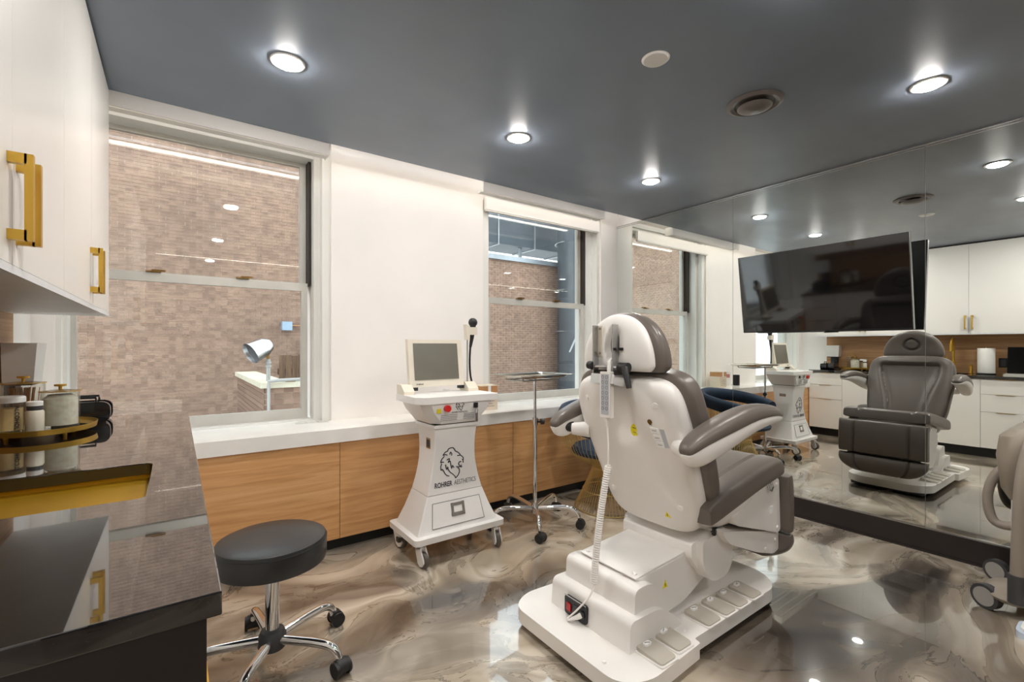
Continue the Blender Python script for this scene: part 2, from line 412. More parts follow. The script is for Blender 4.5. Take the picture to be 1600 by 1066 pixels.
for x0, x1 in ((WX-.1, OP[0][0]), (OP[0][1], OP[1][0]), (OP[1][1], 4.25)): b.box(x0, x1, WY, WY+.35, 0, 3.05)
for x0, x1 in OP:
    b.box(x0, x1, WY, WY+.35, 0, .80); b.box(x0, x1, WY+.12, WY+.35, 2.87, 3.05); b.box(x0, x1, WY, WY+.12, 2.92, 3.05)
struct(b.build('wall_back', M['wall'], smooth_=False))
# LED cove strip hidden above the edge of the dropped ceiling
e = empty('cove_light', (1.7, 3.42, 2.86), 'warm LED strip tucked above the ceiling edge along the window wall', 'light')
B().box(WX+.1, MX-.1, 3.40, 3.44, 2.865, 2.885).build('channel', M['alu'], e)
B().box(WX+.1, MX-.1, 3.405, 3.435, 2.855, 2.865).build('diffuser', M['led'], e)
# windows
def window(k, x0, x1, gx0, gx1):
    e = empty('window_%d' % k, ((x0+x1)/2, WY+.15, .83)); struct(e)
    zt = 2.87; zb = .83
    b = B()
    # outer frame and stepped jambs
    for s_, xa, xb in ((-1, x0, gx0), (1, x1, gx1)):
        lo, hi = min(xa, xb), max(xa, xb)
        if s_ < 0:
            b.box(xa, xa+(xb-xa)*.35, WY+.02, WY+.34, zb, zt, .004); b.box(xa, xa+(xb-xa)*.6, WY+.09, WY+.34, zb, zt, .004)
        else:
            b.box(xa-(xa-xb)*.35, xa, WY+.02, WY+.34, zb, zt, .004); b.box(xa-(xa-xb)*.6, xa, WY+.09, WY+.34, zb, zt, .004)
    b.box(x0, x1, WY+.06, WY+.34, zt-.03, zt+.0, .003); b.box(x0, x1, WY+.10, WY+.34, zt-.06, zt-.03, .003)
    b.build('frame', M['white_metal'], e)
    sx0, sx1 = gx0-.045, gx1+.045
    # dark tracks
    t = B(); t.box(sx0-.02, sx0-.002, WY+.17, WY+.3, 1.86, zt-.06); t.box(sx1+.002, sx1+.02, WY+.17, WY+.3, 1.86, zt-.06); t.build('track', M['track'], e)
    def sash(name, Y, za, zb_, thick=.035, rail=.05, low=.05):
        s_ = B()
        s_.box(sx0, gx0, Y, Y+thick, za, zb_, .004); s_.box(gx1, sx1, Y, Y+thick, za, zb_, .004)
        s_.box(sx0, sx1, Y-.001, Y+thick, za, za+low, .004); s_.box(sx0, sx1, Y-.001, Y+thick, zb_-rail, zb_, .004)
        o = s_.build(name, M['alu'], e)
        g = B(); g.box(gx0-.005, gx1+.005, Y+.008, Y+.011, za+low-.005, zb_-rail+.005); g.box(gx0-.005, gx1+.005, Y+.024, Y+.027, za+low-.005, zb_-rail+.005)
        g.build('pane', M['glass'], o, smooth_=False)
        return o
    lo = sash('lower_sash', 3.83, .84, 1.875, low=.075, rail=.06)
    up = sash('upper_sash', 3.885, 1.83, zt-.05, low=.045, rail=.04)
    for fx in (.3, .7):
        x = gx0+(gx1-gx0)*fx
        l = B().box(x-.05, x+.03, 3.81, 3.84, 1.875, 1.884, .002); l.box(x-.02, x+.055, 3.825, 3.845, 1.884, 1.895, .003); l.build('latch', M['latch'], e)
    B().box(x0, x1, WY+.10, WY+.34, .80, .842, .004).build('window_sill', M['white_metal'], e)
    return e
w1 = window(1, OP[0][0], OP[0][1], -.488, .778)
w2 = window(2, OP[1][0], OP[1][1], 2.50, 3.735)
# blind boxes above the windows
for k, (x0, x1) in enumerate(((-.6, .847), (2.085, 3.55))):
    e = empty('blind_cassette', ((x0+x1)/2, 3.33, 2.70), ('white blind box above the wide window nearest the upper cabinets', 'white blind box above the window beside the mirror')[k], 'blind box', 'blind boxes above the windows')
    b = B().box(x0, x1, DY+.003, DY+.02, 2.692, 2.785, .006); b.box(x1-.006, x1, DY+.02, DY+.11, 2.692, 2.785); b.build('fascia', M['wall'], e)
    B().box(x0+.01, x1-.01, DY+.05, DY+.11, 2.70, 2.715, .003).build('bottom_bar', M['white_metal'], e)
e = empty('roller_blind', (3.06, 3.62, 2.70), 'cream rolled-up blind hanging across the top of the window beside the mirror', 'blind')
B().box(2.31, 3.79, 3.60, 3.635, 2.655, 2.765, .012, 3).build('rolled_fabric', M['cream'] if False else M['wall'], e)
B().box(2.31, 3.79, 3.605, 3.632, 2.640, 2.655, .003).build('bottom_bar', M['alu'], e)

# sill slab and radiator cabinets
e = empty('window_ledge', (2, 3.45, .742), 'long white quartz ledge running under both windows over oak cabinets', 'window ledge')
B().box(.040, MX-.002, 3.235, WY+.10, .742, .832, .004).box(WX, .0395, 3.248, WY+.10, .742, .832, .0).build('slab', M['quartz'], e)
for k, x0 in enumerate((.70,)):
    g = B()
    for i in range(3):
        g.box(x0+i*.08, x0+i*.08+.066, 3.60, 3.70, .8318, .8335)
    g.build('vent_grille', M['alu'], e)
seams = [WX, -.55, .906, 2.363, 3.82, MX-.004]
for k in range(1, len(seams)-1):
    x0, x1 = seams[k], seams[k+1]
    e = empty('ledge_cabinet', ((x0+x1)/2, 3.4, 0), ['oak cabinet under the ledge between granite counter and first seam', 'oak cabinet under the ledge partly behind the white laser cart', 'oak cabinet under the ledge behind the gold wire chair', 'narrow oak filler cabinet at the mirror under the ledge'][k-1], 'cabinet')
    B().box(x0, x1, 3.275, WY-.003, .085, .74).build('body', M['kick'], e)
    B().box(x0+.002, x1-.002, 3.255, 3.275, .085, .738, .0015, 1).build('door', M['oak'], e)
    B().box(x0, x1, 3.314, WY-.003, 0, .085).build('toe_kick', M['kick'], e)
struct(B().box(WX, -.55, 3.255, WY, 0, .742).build('trim_2', M['lam']))

# mirror wall
e = empty('wall_mirror', (MX, 1, .166), 'floor to ceiling mirror of joined panels covering the right wall', 'mirror')
ms = [3.63, 2.26, .915, -.43, -1.775, -2.29]
for k in range(5):
    B().box(MX, MX+.010, ms[k+1]+.0015, ms[k]-.0015, .168, CZ-.006, .0012, 1).build('mirror_panel', M['mirror'], e)
b = B(); b.box(MX-.004, MX+.010, -2.29, WY, CZ-.010, CZ-.004); b.box(MX-.003, MX+.010, -2.29, WY, CZ-.026, CZ-.022); b.box(MX-.008, MX+.010, -2.29, DY, .158, .168); b.build('metal_channel', M['steel'], e)
struct(B().box(MX-.006, MX+.012, BY, 3.25, 0, .158).build('baseboard_right', M['board']))
struct(B().box(MX-.016, MX-.006, BY, 3.25, 0, .012).build('trim_3', M['board']))

# ------------------------------------------------------------------ ceiling fittings
LP = [(x, y) for y in (2.465, .70, -1.06) for x in (.44, 1.835, 3.21)]  # last row, behind the camera, is unseen and added as fill light
LBL = ['round ceiling downlight nearest the upper cabinets', 'middle round downlight of the row along the windows', 'round downlight nearest the mirror in the window row',
 'round downlight above the counter edge outside the frame', 'round downlight over the middle of the room', 'bright round downlight at upper right near the mirror', 'added rear fill downlight by the cabinet wall behind the camera', 'added rear fill downlight at the middle behind the camera', 'added rear fill downlight by the mirror behind the camera']
for k, (x, y) in enumerate(LP):
    e = empty('downlight', (x, y, CZ), LBL[k], 'ceiling light', 'recessed downlights in the slate ceiling')
    B().lathe([(.062, 0), (.078, 0), (.078, -.004), (.070, -.007), (.062, -.005)], (x, y, CZ), 32).build('trim_ring', M['ledw'], e)
    B().lathe([(.060, -.003), (.057, -.010), (.048, -.015), (.030, -.018), (.004, -.019)], (x, y, CZ), 24).build('diffuser', M['lamp'], e)
for x0, x1, y in ((-.25, 3.9, -.80),):
    e = empty('linear_light', ((x0+x1)/2, y, CZ), 'slim warm linear light across the ceiling behind the camera', 'light')
    B().box(x0, x1, y-.014, y+.014, CZ-.012, CZ).build('channel', M['alu'], e); B().box(x0+.01, x1-.01, y-.010, y+.010, CZ-.015, CZ-.012).build('diffuser', M['led'], e)
e = empty('ceiling_disc', (1.865, 1.405, CZ), 'flat white round cover plate on the dark ceiling', 'cover plate')
B().lathe([(.001, -.008), (.056, -.008), (.060, -.005), (.060, -.001), (.066, 0)], (1.865, 1.405, CZ), 32).build('plate', M['ledw'], e)
e = empty('ceiling_vent', (2.655, 1.33, CZ), 'round dark air vent with domed centre on the ceiling', 'vent')
B().lathe([(.10, 0), (.145, 0), (.147, -.006), (.125, -.016), (.105, -.012), (.10, -.002)], (2.655, 1.33, CZ), 40).build('flange', M['ventm'], e)
B().lathe([(.02, -.002), (.045, -.006), (.085, -.022), (.09, -.026), (.085, -.031), (.05, -.042), (.002, -.046)], (2.655, 1.33, CZ), 40).build('dome', M['ventm'], e)

# ------------------------------------------------------------------ cabinets on the left wall
UX, UZ, UT = -.2876, 1.568, 2.748
ue = [3.25, 2.626, 2.03, 1.453, .84]
def pull(x, y, z0, z1, mt, parent, name='handle'):
    b = B(); t = .008
    b.box(x+.026, x+.040, y-t, y+t, z0, z1, .0015); b.box(x, x+.030, y-t, y+t, z0, z0+.022, .0015); b.box(x, x+.030, y-t, y+t, z1-.022, z1, .0015)
    return b.build(name, mt, parent)
for k in range(2):
    y1, ym, y0 = ue[2*k], ue[2*k+1], ue[2*k+2]
    e = empty('wall_cabinet', ((UX+WX)/2, ym, UZ), ['white upper cabinet at the window end with gold handles', 'white upper cabinet nearest the camera with two large gold handles'][k], 'cabinet', 'white upper cabinets')
    b = B(); b.box(WX, UX-.020, y0+.0005, y1-.0005, UZ, UT, 0); b.build('body', M['lam'], e)
    for a, c, hy in ((ym, y1, ym+.035), (y0, ym, ym-.035)):
        d = B().box(UX-.018, UX, a+.0015, c-.0015, UZ+.002, UT, .0015, 1).build('door', M['lam'], e)
        pull(UX, hy, 1.618, 1.803, M['gold'], d)
B().box(WX+.35, UX-.03, .84, 3.25, UT, CZ).build('trim_4', M['panel_dark'])
struct(bpy.data.objects['trim_4'])
b = B().box(WX, UX+.001, .84, 3.25, UZ-.018, UZ, .001); o = b.build('cabinet_bottom_panel', mat('pale_grey_panel', 'e4e6e8', .4)); tag(o, 'grey under-cabinet panel beneath the white upper cabinets', 'panel')
o = B().box(WX+.001, WX+.012, .84, 3.243, 1.022, UZ-.018).build('wood_backsplash', M['oak2']); tag(o, 'oak backsplash panel between counter and upper cabinets', 'backsplash')
# counter with sink cut-out
CT, CF = 1.022, .057
SY0, SY1, SX0, SX1 = 1.449, 1.871, -.52, -.06
e = empty('countertop', (-.3, 2, CT-.036), 'polished black granite countertop with sink cut-out', 'countertop')
b = B()
out = [(WX, .826), (CF, .826), (CF, 3.245), (WX, 3.245)]; r = .025
inn = rounded([(SX0, SY0), (SX1, SY0), (SX1, SY1), (SX0, SY1)], r, 4)
def ring_slab(b, out, inn, z0, z1):
    bm = b.bm
    n = len(inn); N = 4; seg = n//N
    for z, flip in ((z0, True), (z1, False)):
        I = [bm.verts.new((*p, z)) for p in inn]; O = [bm.verts.new((*p, z)) for p in out]
        for c in range(N):
            idx = [c*seg+k for k in range(seg)]
            f = [O[c]]+[I[k] for k in idx][::-1]; bm.faces.new(f)
            a = I[c*seg+seg-1]; d = I[((c+1)*seg) % n]
            bm.faces.new([O[c], a, d, O[(c+1) % N]] if True else [])
    for P in (inn, out):
        lo = [bm.verts.new((*p, z0)) for p in P]; hi = [bm.verts.new((*p, z1)) for p in P]
        for i in range(len(P)): bm.faces.new([lo[i], lo[(i+1) % len(P)], hi[(i+1) % len(P)], hi[i]])
ring_slab(b, out, inn, CT-.036, CT)
slab = b.build('slab', M['granite'], e, smooth_=False)
bv = slab.modifiers.new('edge', 'BEVEL'); bv.width = .0025; bv.segments = 2; bv.limit_method = 'ANGLE'
e = empty('sink_basin', (-.29, 1.66, CT-.26), 'undermount gold sink set into the black counter', 'sink')
b = B(); z1, z0 = CT-.037, CT-.26
P1 = rounded([(SX0-.012, SY0-.012), (SX1+.012, SY0-.012), (SX1+.012, SY1+.012), (SX0-.012, SY1+.012)], .03, 4)
P0 = rounded([(SX0+.005, SY0+.005), (SX1-.005, SY0+.005), (SX1-.005, SY1-.005), (SX0+.005, SY1-.005)], .04, 4)
P2 = rounded([(SX0-.03, SY0-.03), (SX1+.03, SY0-.03), (SX1+.03, SY1+.03), (SX0-.03, SY1+.03)], .03, 4)
b.rings([[(*p, z1-.012) for p in P2], [(*p, z1) for p in P2], [(*p, z1) for p in P1], [(*p, z0+.03) for p in P0], [(p[0]*.98-.006, p[1]*.98+.033, z0) for p in P0]], True)
b.build('basin', M['goldb'], e)
B().lathe([(.001, .004), (.03, .004), (.035, .001)], (-.30, 1.66, z0+.001), 20).build('drain', M['gold'], e)
# base cabinets
def edge_pull(y0, y1, z, parent):
    yc = (y0+y1)/2; L = .17
    return B().box(.0376, .048, yc-L/2, yc+L/2, z-.004, z, .001).build('handle', M['gold'], parent)
bl = ['white base cabinet of three drawers at the window end of the counter', 'white double-door base cabinet beneath the sink', 'white base cabinet of three drawers at the near end of the counter']
bx = [(2.792, 3.245), (1.292, 2.792), (.850, 1.292)]
KB = .12
for k, (y0, y1) in enumerate(bx):
    e = empty('base_cabinet', (-.3, (y0+y1)/2, 0), bl[k], 'cabinet', 'white base cabinets')
    b = B()
    if k == 1:
        b.box(WX+.002, .0175, y0+.001, y0+.02, KB, CT-.037); b.box(WX+.002, .0175, y1-.02, y1-.001, KB, CT-.037); b.box(WX+.002, .0175, y0+.02, y1-.02, KB, KB+.02)
    else: b.box(WX+.002, .0175, y0+.001, y1-.001, KB, CT-.037)
    b.build('body', M['lam'], e)
    if k == 1:
        for a, c in ((y0, (y0+y1)/2), ((y0+y1)/2, y1)):
            B().box(.018, .0376, a+.002, c-.002, KB, CT-.042, .0015, 1).build('door', M['lam'], e)
    else:
        zz = [CT-.042, .793, .573, KB]
        for i in range(3):
            d = B().box(.018, .0376, y0+.002, y1-.002, zz[i+1]+.002, zz[i]-.002, .0015, 1).build('drawer', M['lam'], e)
            edge_pull(y0, y1, zz[i]+.001, d)
    B().box(WX+.002, -.03, y0, y1, 0, KB).build('toe_kick', M['kick'], e)
o = B().box(WX, .0376, .832, .848, 0, CT-.037, .001).build('end_panel', M['panel_dark']); tag(o, 'dark brown end panel closing the near end of the counter', 'panel')

# things on the counter -----------------------------------------------------
def on(z=0): return CT+z
e = empty('faucet', (-.50, 1.645, CT), 'tall brushed gold gooseneck faucet behind the sink', 'faucet')
B().lathe([(.030, 0), (.030, .006), (.026, .010), (.026, .16), (.022, .165)], (-.50, 1.645, CT), 24).build('body', M['gold'], e)
pts = [(-.50, 1.645, CT+.16), (-.50, 1.645, CT+.38)]+[(-.50+.055-.055*math.cos(a), 1.645, CT+.40+.08*math.sin(a)) for a in [PI*i/10 for i in range(1, 10)]]+[(-.39, 1.645, CT+.40)]
B().tube(pts, .0155, 14).build('spout', M['gold'], e)
B().cyl((-.39, 1.645, CT+.41), (-.39, 1.645, CT+.30), .021, .019, 18, .003).build('spray_head', M['gold'], e)
b = B(); b.cyl((-.50, 1.67, CT+.13), (-.50, 1.71, CT+.13), .014, .014, 14); b.cyl((-.50, 1.71, CT+.11), (-.50, 1.715, CT+.235), .007, .006, 10); b.build('lever', M['gold'], e)
e = empty('soap_dispenser', (-.52, 1.47, CT), 'short brushed gold soap dispenser between faucet and paper towel', 'soap dispenser')
B().lathe([(.024, 0), (.024, .01), (.017, .014), (.017, .09), (.012, .095), (.012, .12)], (-.52, 1.47, CT), 20).build('body', M['gold'], e)
B().tube([(-.52, 1.47, CT+.112), (-.46, 1.47, CT+.118), (-.44, 1.47, CT+.105)], .007, 10).build('nozzle', M['gold'], e)
e = empty('paper_towel', (-.46, 1.315, CT), 'upright roll of white paper towel on a dark stand', 'paper towel')
B().lathe([(.005, 0), (.095, 0), (.095, .012), (.005, .014)], (-.46, 1.315, CT), 28).build('stand', M['black'], e)
B().lathe([(.022, .016), (.083, .016), (.085, .02), (.085, .34), (.083, .345), (.022, .345)], (-.46, 1.315, CT), 36).build('roll', M['paper'], e)
B().cyl((-.46, 1.315, CT+.014), (-.46, 1.315, CT+.365), .008, .008, 12).build('rod', M['steel'], e)
e = empty('laptop', (-.42, .97, CT), 'open laptop with dark screen at the near end of the counter', 'laptop')
B().box(-.50, -.24, .86, 1.13, CT, CT+.018, .006).build('keyboard_base', M['alu'], e)
B().hexa([(-.505, .86, CT+.02), (-.495, .86, CT+.02), (-.495, 1.13, CT+.02), (-.505, 1.13, CT+.02), (-.565, .86, CT+.36), (-.555, .86, CT+.36), (-.555, 1.13, CT+.36), (-.565, 1.13, CT+.36)], .002).build('screen_lid', M['tv'], e)
e = empty('wall_outlet', (WX+.012, 1.185, 1.17), 'black wall outlet on the oak backsplash', 'outlet')
B().box(WX+.012, WX+.018, 1.14, 1.225, 1.11, 1.235, .002).build('plate', M['black'], e)
B().box(WX+.018, WX+.021, 1.16, 1.205, 1.13, 1.215, .001).build('socket', M['greydark'], e)
# coffee machine
cx, cy = -.578, 3.12
e = empty('coffee_maker', (cx, cy, CT), 'white-topped coffee maker with black stand in the counter corner', 'coffee maker')
B().box(cx-.056, cx+.045, cy-.09, cy+.09, CT, CT+.02, .008).build('base', M['black'], e)
B().box(cx-.056, cx-.02, cy-.05, cy+.05, CT+.02, CT+.20, .006).build('column', M['black'], e)
B().hexa([(cx-.056, cy-.085, CT+.20), (cx+.045, cy-.085, CT+.20), (cx+.045, cy+.085, CT+.20), (cx-.056, cy+.085, CT+.20), (cx-.056, cy-.10, CT+.385), (cx+.06, cy-.10, CT+.385), (cx+.06, cy+.10, CT+.385), (cx-.056, cy+.10, CT+.385)], .012, 3).build('head', M['ledw'], e)
B().box(cx-.06, cx+.04, cy-.08, cy+.08, CT+.19, CT+.20, .002).build('drip_plate', M['black'], e)
# gold tray
tx, ty = -.462, 2.77
e = empty('gold_tray', (tx, ty, CT), 'oval mirrored gold tray holding the glass jars', 'tray')
B().lathe([(.01, .006), (.93, .006), (.955, .009), (1.0, .022), (1.01, .022), (.985, .0), (.01, .0)], (tx, ty, CT+.018), 48, .178, .218).build('rim', M['gold'], e)
B().lathe([(.01, .0075), (.92, .0075), (.92, .0065), (.01, .0065)], (tx, ty, CT+.018), 48, .178, .218).build('mirror_base', M['mirror'], e)
b = B()
for a in range(4): b.cyl((tx+.12*math.cos(a*PI/2+.8), ty+.15*math.sin(a*PI/2+.8), CT), (tx+.12*math.cos(a*PI/2+.8), ty+.15*math.sin(a*PI/2+.8), CT+.0185), .008, .008, 10)
stuff(b.build('feet', M['gold'], e))
def jar(x, y, r, h, label, fill):
    z = CT+.026
    e = empty('glass_jar', (x, y, z), label, 'jar', 'glass jars on the gold tray')
    B().lathe([(.001, .001), (r-.002, .001), (r, .005), (r, h-.004), (r-.001, h), (r-.004, h), (r-.004, .008), (.001, .008)], (x, y, z), 36).build('glass_body', M['jarglass'], e)
    B().lathe([(.001, h+.010), (r*.5, h+.008), (r+.004, h+.002), (r+.004, h), (.001, h)], (x, y, z), 36).build('lid', M['jarglass'], e)
    B().lathe([(r+.0045, .0), (r+.0045, .003), (r+.001, .003), (r+.001, .0)], (x, y, z+h), 36).build('lid_rim', M['gold'], e)
    B().lathe([(.006, 0), (.006, .012), (.020, .014), (.020, .022), (.002, .023)], (x, y, z+h+.009), 20).build('knob', M['gold'], e)
    if fill == 'cotton': B().lathe([(.002, .009), (r-.006, .009), (r-.006, h*.80), (r*.6, h*.92), (.002, h*.86)], (x, y, z), 28).build('contents', M['cotton'], e)
    else:
        b = B()
        for i in range(46):
            a = random.uniform(0, 2*PI); q = random.uniform(0, r*.62); a2 = a+random.uniform(-.5, .5)
            b.tube([(x+q*math.cos(a), y+q*math.sin(a), z+.01), (x+(q+.014)*math.cos(a2), y+(q+.014)*math.sin(a2), z+h*.9)], .0018, 5)
        stuff(b.build('sticks', M['stick'], e))
jar(-.403, 2.765, .063, .150, 'clear jar of cotton pads with gold knob lid on the tray', 'cotton')
jar(-.530, 2.845, .068, .185, 'taller clear jar of wooden swab sticks with gold knob lid', 'sticks')
x, y, z = -.548, 2.705, CT+.026
e = empty('alcohol_jar', (x, y, z), 'clear jar of amber liquid lettered ALCOHOL at the front of the tray', 'jar')
B().lathe([(.001, 0), (.048, 0), (.050, .003), (.050, .115), (.046, .118), (.046, .006), (.001, .006)], (x, y, z), 32).build('glass_body', M['jarglass'], e)
B().lathe([(.001, .007), (.044, .007), (.044, .095), (.001, .095)], (x, y, z), 32).build('contents', M['amber'], e)
B().lathe([(.052, .118), (.052, .138), (.048, .142), (.001, .142)], (x, y, z), 32).build('lid', M['ledw'], e)
ta_ = math.radians(-50)
text('ALCOHOL', .020, M['print'], e, (x+.0512*math.cos(ta_), y+.0512*math.sin(ta_), z+.058), (Matrix.Rotation(ta_+PI/2, 3, 'Z') @ Matrix.Rotation(PI/2, 3, 'X') @ Matrix.Rotation(-PI/2, 3, 'Z')).to_euler(), bold=.0003)
x, y = -.462, 2.655
e = empty('frosted_bottle', (x, y, z), 'frosted bottle with grey band and white cap on the tray', 'bottle')
B().lathe([(.001, 0), (.026, 0), (.028, .003), (.028, .080), (.024, .086), (.001, .086)], (x, y, z), 28).build('body', M['frost'], e)
B().lathe([(.001, .086), (.024, .086), (.024, .104), (.001, .104)], (x, y, z), 24).build('collar', M['greydark'], e)
B().lathe([(.001, .104), (.025, .104), (.025, .120), (.023, .122), (.001, .122)], (x, y, z), 24).build('cap', M['ledw'], e)
for k, (x, y) in enumerate(((-.345, 3.05), (-.345, 3.16))):
    e = empty('hard_case', (x, y, CT), ['small black glossy hard case with handle right behind the gold tray', 'small black hard case lying behind the front one, nearer the window'][k], 'case', 'black hard cases on the counter')
    for q in range(3):
        B().prism(rounded([(x-.125+q*.003, CT), (x+.085-q*.003, CT), (x+.085-q*.003, CT+.100-.005*q), (x-.125+q*.003, CT+.100-.005*q)], .040, 7), 'y', y-.044+q*.030, y-.016+q*.030, .006, 2).build('shell', M['caseblack'], e)
    b = B(); b.tube([(x-.05, y, CT+.09), (x-.046, y, CT+.118), (x+.026, y, CT+.118), (x+.03, y, CT+.09)], .006, 8); b.build('handle', M['black'], e)

# things on the ledge -------------------------------------------------------
LZ = .833
x, y = 2.235, 3.50
e = empty('cardboard_box', (x, y, LZ), 'small cream carton with kraft band on the ledge behind the laser cart', 'box')
B().box(x-.085, x+.085, y-.07, y+.07, LZ, LZ+.215, .002).build('carton', M['cream'], e)
B().box(x-.0855, x+.0855, y-.0705, y+.0705, LZ+.150, LZ+.208, .001).build('kraft_band', M['card'], e)
B().box(x-.014, x+.014, y-.072, y-.0700, LZ+.145, LZ+.216).build('tape', M['label'], e)
for i in range(4): B().box(x-.06, x+.05-.02*(i % 2), y-.0712, y-.0700, LZ+.03+.022*i, LZ+.036+.022*i).build('print_line', M['grey'], e)
x, y = 1.90, 3.60
e = empty('sign_card', (x, y, LZ), 'white standing card with two red pictures seen in the mirror', 'sign')
B().box(x-.012, x, y-.095, y+.095, LZ, LZ+.19, .001).build('card', M['label'], e)
for s_ in (-1, 1): B().box(x, x+.0015, y+s_*.042-.036, y+s_*.042+.036, LZ+.115, LZ+.165).build('picture', mat('pink_print', 'c98a86', .6), e)
x, y = 1.73, 3.52
o = B().lathe([(.001, 0), (.042, 0), (.045, .004), (.045, .15), (.042, .15), (.042, .006), (.001, .006)], (x, y, LZ), 28).build('pen_cup', M['black']); tag(o, 'black cylindrical cup beside the white sign card', 'cup')

# ------------------------------------------------------------------ laser cart
X0, Y0 = 1.535, 2.90
root = empty('laser_cart', (X0, Y0, 0), 'white wheeled laser cart with monitor, lion emblem and drawer', 'medical cart')
lv = [(.184, .300, .181), (.30, .250, .150), (.415, .208, .126), (.52, .180, .117), (.63, .160, .116), (.75, .155, .124), (.876, .163, .140)]
def ywf(z):
    for i in range(len(lv)-1):
        if lv[i][0] <= z <= lv[i+1][0]:
            f = (z-lv[i][0])/(lv[i+1][0]-lv[i][0]); return Y0-(lv[i][2]+(lv[i+1][2]-lv[i][2])*f)
    return Y0-lv[-1][2]
def secs(pts, name, mt):
    b = B(); R = []
    sm = smooth(pts, 24) if len(pts) > 3 else pts
    for z, hx, hy in sm:
        c = .006; R.append([(X0+a, Y0+d, z) for a, d in ((-hx+c, -hy), (hx-c, -hy), (hx, -hy+c), (hx, hy-c), (hx-c, hy), (-hx+c, hy), (-hx, hy-c), (-hx, -hy+c))])
    b.rings(R); return b.build(name, mt, root, ang=25)
secs([(.184, .300, .181), (.30, .250, .150), (.409, .210, .127)], 'lower_housing', M['cartw'])
secs([(.413, .208, .126), (.52, .180, .117), (.63, .160, .116), (.75, .155, .124), (.872, .163, .140)], 'column', M['cartw'])
P = rounded([(X0-.338, Y0-.228), (X0+.338, Y0-.228), (X0+.338, Y0+.222), (X0-.338, Y0+.222)], .035, 5)
B().prism(P, 'z', .146, .184, .008, 3).build('base_plate', M['cartw'], root)
# head
b = B(); R = []
for z, x0, x1, y0, y1 in ((.879, -.172, .165, -.150, .15), (.90, -.185, .175, -.165, .155), (.96, -.235, .228, -.178, .165), (1.02, -.262, .262, -.186, .175)):
    R.append([(X0+x0+.05, Y0+y0, z), (X0+x1-.02, Y0+y0, z), (X0+x1, Y0+y0+.02, z), (X0+x1, Y0+y1, z), (X0+x0, Y0+y1, z), (X0+x0, Y0+y0+.06, z)])
b.rings(R); b.build('control_head', M['cartw'], root, ang=20)
B().prism(rounded([(X0-.252, Y0-.198), (X0+.302, Y0-.198), (X0+.302, Y0+.19), (X0-.302, Y0+.19), (X0-.302, Y0-.14)], .02, 4), 'z', 1.02, 1.064, .010, 3).build('table_top', M['cartw'], root)
# printed seam lines, drawer, logo
fy = lambda z: ywf(z)-.0022
def strip(b, p, q, wd=.0016, f=fy):
    (xa, za), (xb, zb) = p, q; d = math.hypot(xb-xa, zb-za) or 1e-6; nx, nz = -(zb-za)/d*wd, (xb-xa)/d*wd
    if isinstance(wd, float):
        q4 = [(xa-nx, za-nz), (xb-nx, zb-nz), (xb+nx, zb+nz), (xa+nx, za+nz)]
        v = [b.bm.verts.new((X0+x, f(z), z)) for x, z in q4]+[b.bm.verts.new((X0+x, f(z)+.0024, z)) for x, z in q4]
        for F in ((0, 1, 2, 3), (7, 6, 5, 4), (0, 4, 5, 1), (1, 5, 6, 2), (2, 6, 7, 3), (3, 7, 4, 0)): b.bm.faces.new([v[i] for i in F])
dr = [(-.198, .212), (.196, .212), (.175, .362), (-.180, .362)]
d = B(); N = 1
v = [d.bm.verts.new((X0+x, ywf(z)-.004, z)) for x, z in dr]+[d.bm.verts.new((X0+x, ywf(z)+.004, z)) for x, z in dr]
for F in ((0, 1, 2, 3), (7, 6, 5, 4), (0, 4, 5, 1), (1, 5, 6, 2), (2, 6, 7, 3), (3, 7, 4, 0)): d.bm.faces.new([v[i] for i in F])
dro = d.build('drawer', M['cartw'], root, smooth_=False)
b = B()
for i in range(4):
    p, q = dr[i], dr[(i+1) % 4]; strip(b, p, q, .0013, lambda z: ywf(z)-.0052)
b.build('drawer_gap', M['printgrey'], dro, smooth_=False)
b = B(); zc = .305; yv = lambda z: ywf(z)-.009
for (xa, xb, za, zb) in ((-.050, .050, .327, .345), (-.050, .050, .264, .285), (-.050, -.032, .264, .345), (.032, .050, .264, .345)):
    b.hexa([(X0+xa, ywf(za)-.010, za), (X0+xb, ywf(za)-.010, za), (X0+xb, ywf(za), za), (X0+xa, ywf(za), za), (X0+xa, ywf(zb)-.010, zb), (X0+xb, ywf(zb)-.010, zb), (X0+xb, ywf(zb), zb), (X0+xa, ywf(zb), zb)])
b.build('drawer_pull', M['steel'], dro, smooth_=False)
b = B(); b.hexa([(X0-.036, ywf(.275)-.006, .275), (X0+.036, ywf(.275)-.006, .275), (X0+.036, ywf(.275), .275), (X0-.036, ywf(.275), .275), (X0-.036, ywf(.332)-.006, .332), (X0+.036, ywf(.332)-.006, .332), (X0+.036, ywf(.332), .332), (X0-.036, ywf(.332), .332)]); b.build('pull_recess', M['ledw'], dro, smooth_=False)
